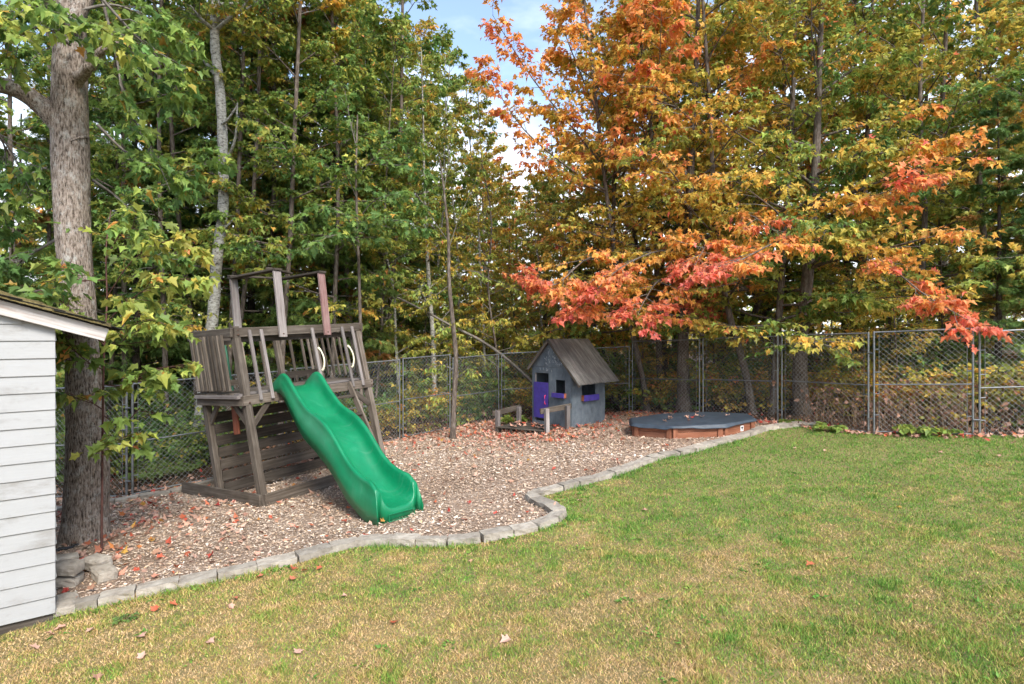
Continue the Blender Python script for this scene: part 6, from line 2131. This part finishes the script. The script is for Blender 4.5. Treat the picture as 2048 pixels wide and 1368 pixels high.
def grass():
    rg = np.random.default_rng(23)
    # density by distance
    n = 960000
    y = 2.6 + (12.4 - 2.6) * rg.random(n) ** 1.15
    x = rg.uniform(-0.95, 0.95, n) * (y + 0.4)
    x = np.clip(x, -6, 11.5)
    ok = inside(x, y, LAWN_POLY)
    E = smooth_path(np.array(EDGE), 160)
    x, y = x[ok], y[ok]
    near = rg.random(len(x)) < np.clip(1.05 - 0.075 * (y - 3.0), 0.42, 1)
    x, y = x[near], y[near]
    de = np.full(len(x), 9.0)
    for a in range(0, 160, 2):
        de = np.minimum(de, np.hypot(x - E[a, 0], y - E[a, 1]))
    ok = de > 0.085
    # keep out of the shed
    sx = (x - SC[0]) * SN[0] + (y - SC[1]) * SN[1]
    al = (x - SC[0]) * SD[0] + (y - SC[1]) * SD[1]
    ok &= ~((al > -0.02) & (sx < 0.03))
    x, y, de = x[ok], y[ok], de[ok]
    n = len(x)
    dry = lawn_hue(x, y, rg)
    edge = np.exp(-(de / 0.20) ** 2) * (fbm(x * 1.6, y * 1.6, 59, 2) > 0.47)
    hue = np.clip(rg.normal(0.33, 0.19, n) + 0.52 * np.clip(dry, -0.35, 1.0) - 0.35 * edge, 0.0, 1)
    bare = fbm(x * 1.1 + 9, y * 1.4, 63, 3)
    tuft = fbm(x * 5.0, y * 5.0, 67, 2)
    H = (0.012 + 0.018 * rg.random(n) + 0.022 * np.clip(tuft - 0.52, 0, 1) * 3) * (1.0 - 0.40 * np.clip(dry, 0, 1)) + edge * 0.085 * rg.random(n) ** 1.5
    Wb = (0.0020 + 0.0018 * rg.random(n)) * (1 + 0.12 * (y - 3))
    az = rg.random(n) * 6.2832; la = rg.random(n) * 6.2832
    ln = H * np.where(hue > 0.55, rg.uniform(0.5, 1.7, n), rg.uniform(0.1, 1.0, n))
    z = gh(x, y) + 0.010
    b = np.stack([np.cos(az) * Wb, np.sin(az) * Wb, 0 * Wb], -1)
    P = np.stack([x, y, z], -1)
    tip = P + np.stack([np.cos(la) * ln, np.sin(la) * ln, H], -1)
    v = np.stack([P - b, P + b, tip], 1).reshape(-1, 3)
    t = np.arange(n * 3).reshape(-1, 3)
    me = np_mesh('grass', v, t, {'hue': ('FLOAT', 'POINT', np.repeat(hue, 3)), 'val': ('FLOAT', 'POINT', np.repeat(np.clip(1.04 + rg.normal(0, 0.32, n), 0.35, 1.9), 3))})
    tag(mobj('grass', me, M['grass']), 'short mown grass, half green and half dried to straw', 'grass', None, 'stuff')
    print('grass blades', n)


grass()

def lawn_weeds():
    rg = np.random.default_rng(27)
    n = 150
    y = 3.0 + 8.0 * rg.random(n) ** 1.3; x = rg.uniform(-0.85, 0.9, n) * y
    E = smooth_path(np.array(EDGE), 120)
    k = rg.integers(0, 112, 90)
    ex = np.concatenate([x, E[k, 0] + rg.normal(0.06, 0.10, 90)]); ey = np.concatenate([y, E[k, 1] - np.abs(rg.normal(0.14, 0.07, 90))])
    kx = np.array([on_ground(1100 + 70 * rg.random(), 990 + 20 * rg.random()) for _ in range(16)])
    ex = np.concatenate([ex, kx[:, 0]]); ey = np.concatenate([ey, kx[:, 1]])
    ok = inside(ex, ey, LAWN_POLY); ex, ey = ex[ok], ey[ok]
    P, A, S, H = [], [], [], []
    for a, b in zip(ex, ey):
        m = rg.integers(6, 14); az = rg.random(m) * 6.283; r_ = 0.05 * rg.random(m)
        P.append(np.stack([a + np.cos(az) * r_, b + np.sin(az) * r_, gh(a + 0 * az, b) + 0.014 + 0.012 * rg.random(m)], -1))
        A.append(np.stack([np.cos(az), np.sin(az), rg.uniform(0.1, 0.9, m)], -1)); S.append(rg.uniform(0.018, 0.05, m)); H.append(np.full(m, rg.uniform(0.0, 0.28)))
    P, A, S, H = map(np.concatenate, (P, A, S, H)); n = len(P)
    o = leaf_obj('lawn_weeds', 'ovate', P, A, np.array([0, 0, 1.0]) + rg.normal(0, 0.3, (n, 3)), S, np.clip(H + rg.normal(0, 0.05, n), 0, 1), np.clip(1 + rg.normal(0, 0.2, n), 0.6, 1.5), M['grass'])
    tag(o, 'small broad-leaved weeds scattered through the lawn and along the stones', 'weeds', None, 'stuff')


lawn_weeds()

# single fallen leaves one can point at
def fallen_leaf(xy, z, size, hue, rz, label, group, seed, mat='litter', curl=0.25):
    rg = np.random.default_rng(seed)
    T, F_ = TM['maple']
    v = T.copy(); v[:, 1] -= 0.35; v[:, 2] += curl * (v[:, 0] ** 2 * 1.6 + v[:, 1] ** 2 * 0.7) + rg.normal(0, 0.03, len(v))
    v *= size
    me = np_mesh('fallen_leaf', v, F_, {'hue': ('FLOAT', 'POINT', np.full(len(v), hue)), 'val': ('FLOAT', 'POINT', np.full(len(v), 1.1))})
    o = mobj('fallen_leaf', me, M[mat]); o.location = (xy[0], xy[1], z); o.rotation_euler = (rg.normal(0, 0.25), rg.normal(0, 0.25), rz)
    tag(o, label, 'leaf', group)


LL = [((540, 1250), None, 'x')]
SPEC = [((790, 1252), 0.92, 0.085, 'deep red fallen leaf lying alone on the lawn in front of the slide'),
        ((1622, 1138), 0.76, 0.080, 'orange-red fallen leaf lying alone in the middle of the right lawn'),
        ((586, 1142), 0.78, 0.085, 'reddish leaf resting against the stone border left of the slide'),
        ((1977, 935), 1.0, 0.075, 'small yellow leaf on the green lawn near the wide fence panel'),
        ((1798, 1020), 1.0, 0.06, 'tiny yellow leaf out on the open green lawn'),
        ((122, 1262), 0.60, 0.085, 'pale dry leaf at the foot of the shed corner'),
        ((194, 1362), 0.30, 0.07, 'curled brown leaf at the very bottom of the lawn'),
        ((1160, 1005), 0.58, 0.075, 'pale leaf beside the kink of the stone border'),
        ((1290, 1025), 0.60, 0.07, 'cream-coloured leaf on the lawn right of the stone border'),
        ((944, 1129), 0.62, 0.06, 'small pale leaf just below the stone border')]
for k, (p, h, s, lab) in enumerate(SPEC):
    q = on_ground(*p); fallen_leaf(q, gz(*q) + 0.035, s, h, k * 1.7, lab, None, 300 + k)
pale = [(180, 1268), (100, 1275), (282, 1281), (283, 1320), (70, 1304), (462, 1222), (596, 1312), (1012, 1290), (1590, 900), (1996, 917), (1650, 905), (1500, 905), (1880, 910), (690, 1200), (420, 1290)]
for k, p in enumerate(pale):
    q = on_ground(*p); fallen_leaf(q, gz(*q) + 0.035, 0.06 + 0.03 * ((k * 7) % 5) / 5, 0.5 + 0.12 * ((k * 3) % 4) / 4, k * 2.1, 'pale dry leaf lying scattered on the lawn', 'pale leaves on the lawn', 340 + k)
redl = [(585, 1165), (610, 1148), (640, 1143), (470, 1205), (345, 1218), (310, 1228), (520, 1160)]
for k, p in enumerate(redl):
    q = on_ground(*p); fallen_leaf(q, gz(*q) + 0.04, 0.075, 0.72 + 0.03 * (k % 3), k * 1.3, 'brownish red leaf in the grass along the near stone border', 'red leaves along the stones', 370 + k)
cl = [(-0.45, -0.15, 0.56), (-0.40, 0.05, 0.52), (-0.1, -0.05, 0.40), (0.02, -0.2, 0.9), (0.12, 0.0, 0.56), (0.2, -0.15, 0.5), (0.72, -0.1, 0.55), (0.3, 0.75, 0.6), (-0.25, 0.7, 0.55), (-0.62, -0.55, 0.4), (-0.15, -0.6, 0.62)]
for k, (dx, dy, h) in enumerate(cl):
    x, y = BC[0] + dx, BC[1] + dy * BSQ
    lab, g_ = ('bright red leaf on the dark sandbox cover', None) if h > 0.8 else ('dry curled leaf lying on the dark sandbox cover', 'dry leaves on the sandbox cover')
    fallen_leaf((x, y), float(cover_z(x, y)) + 0.022, 0.11, h, k * 1.9, lab, g_, 400 + k, curl=0.6)
prg = np.random.default_rng(9)
for k in range(26):
    a_, b__ = prg.random() * PLn, prg.uniform(0.05, 0.8)
    q = pa + pdv * a_ + pnv * b__
    fallen_leaf(q, pz0 + 0.155 + 0.01 * prg.random(), 0.09 + 0.04 * prg.random(), prg.choice([0.35, 0.5, 0.6, 0.78, 0.85]), k * 1.1, 'dry leaf lying on the pallet porch of the playhouse', 'leaves on the pallet', 430 + k, curl=0.4)
# black landscape edging strip at the foot of the large maple
bs = [on_ground(*p) for p in [(112, 1108), (140, 1101), (165, 1093), (195, 1084), (222, 1074)]]
bp = smooth_path(np.array([(p[0], p[1], gz(*p) + 0.035) for p in bs]), 16)
bp[:, 2] += 0.01 * np.sin(np.arange(16) * 1.1)
o = tube_obj('edging_strip', [(bp, 0.022)], 6, M['black'])
tag(o, 'black plastic edging strip at the foot of the large maple', 'edging')
print('leaf tris', Tree.count)
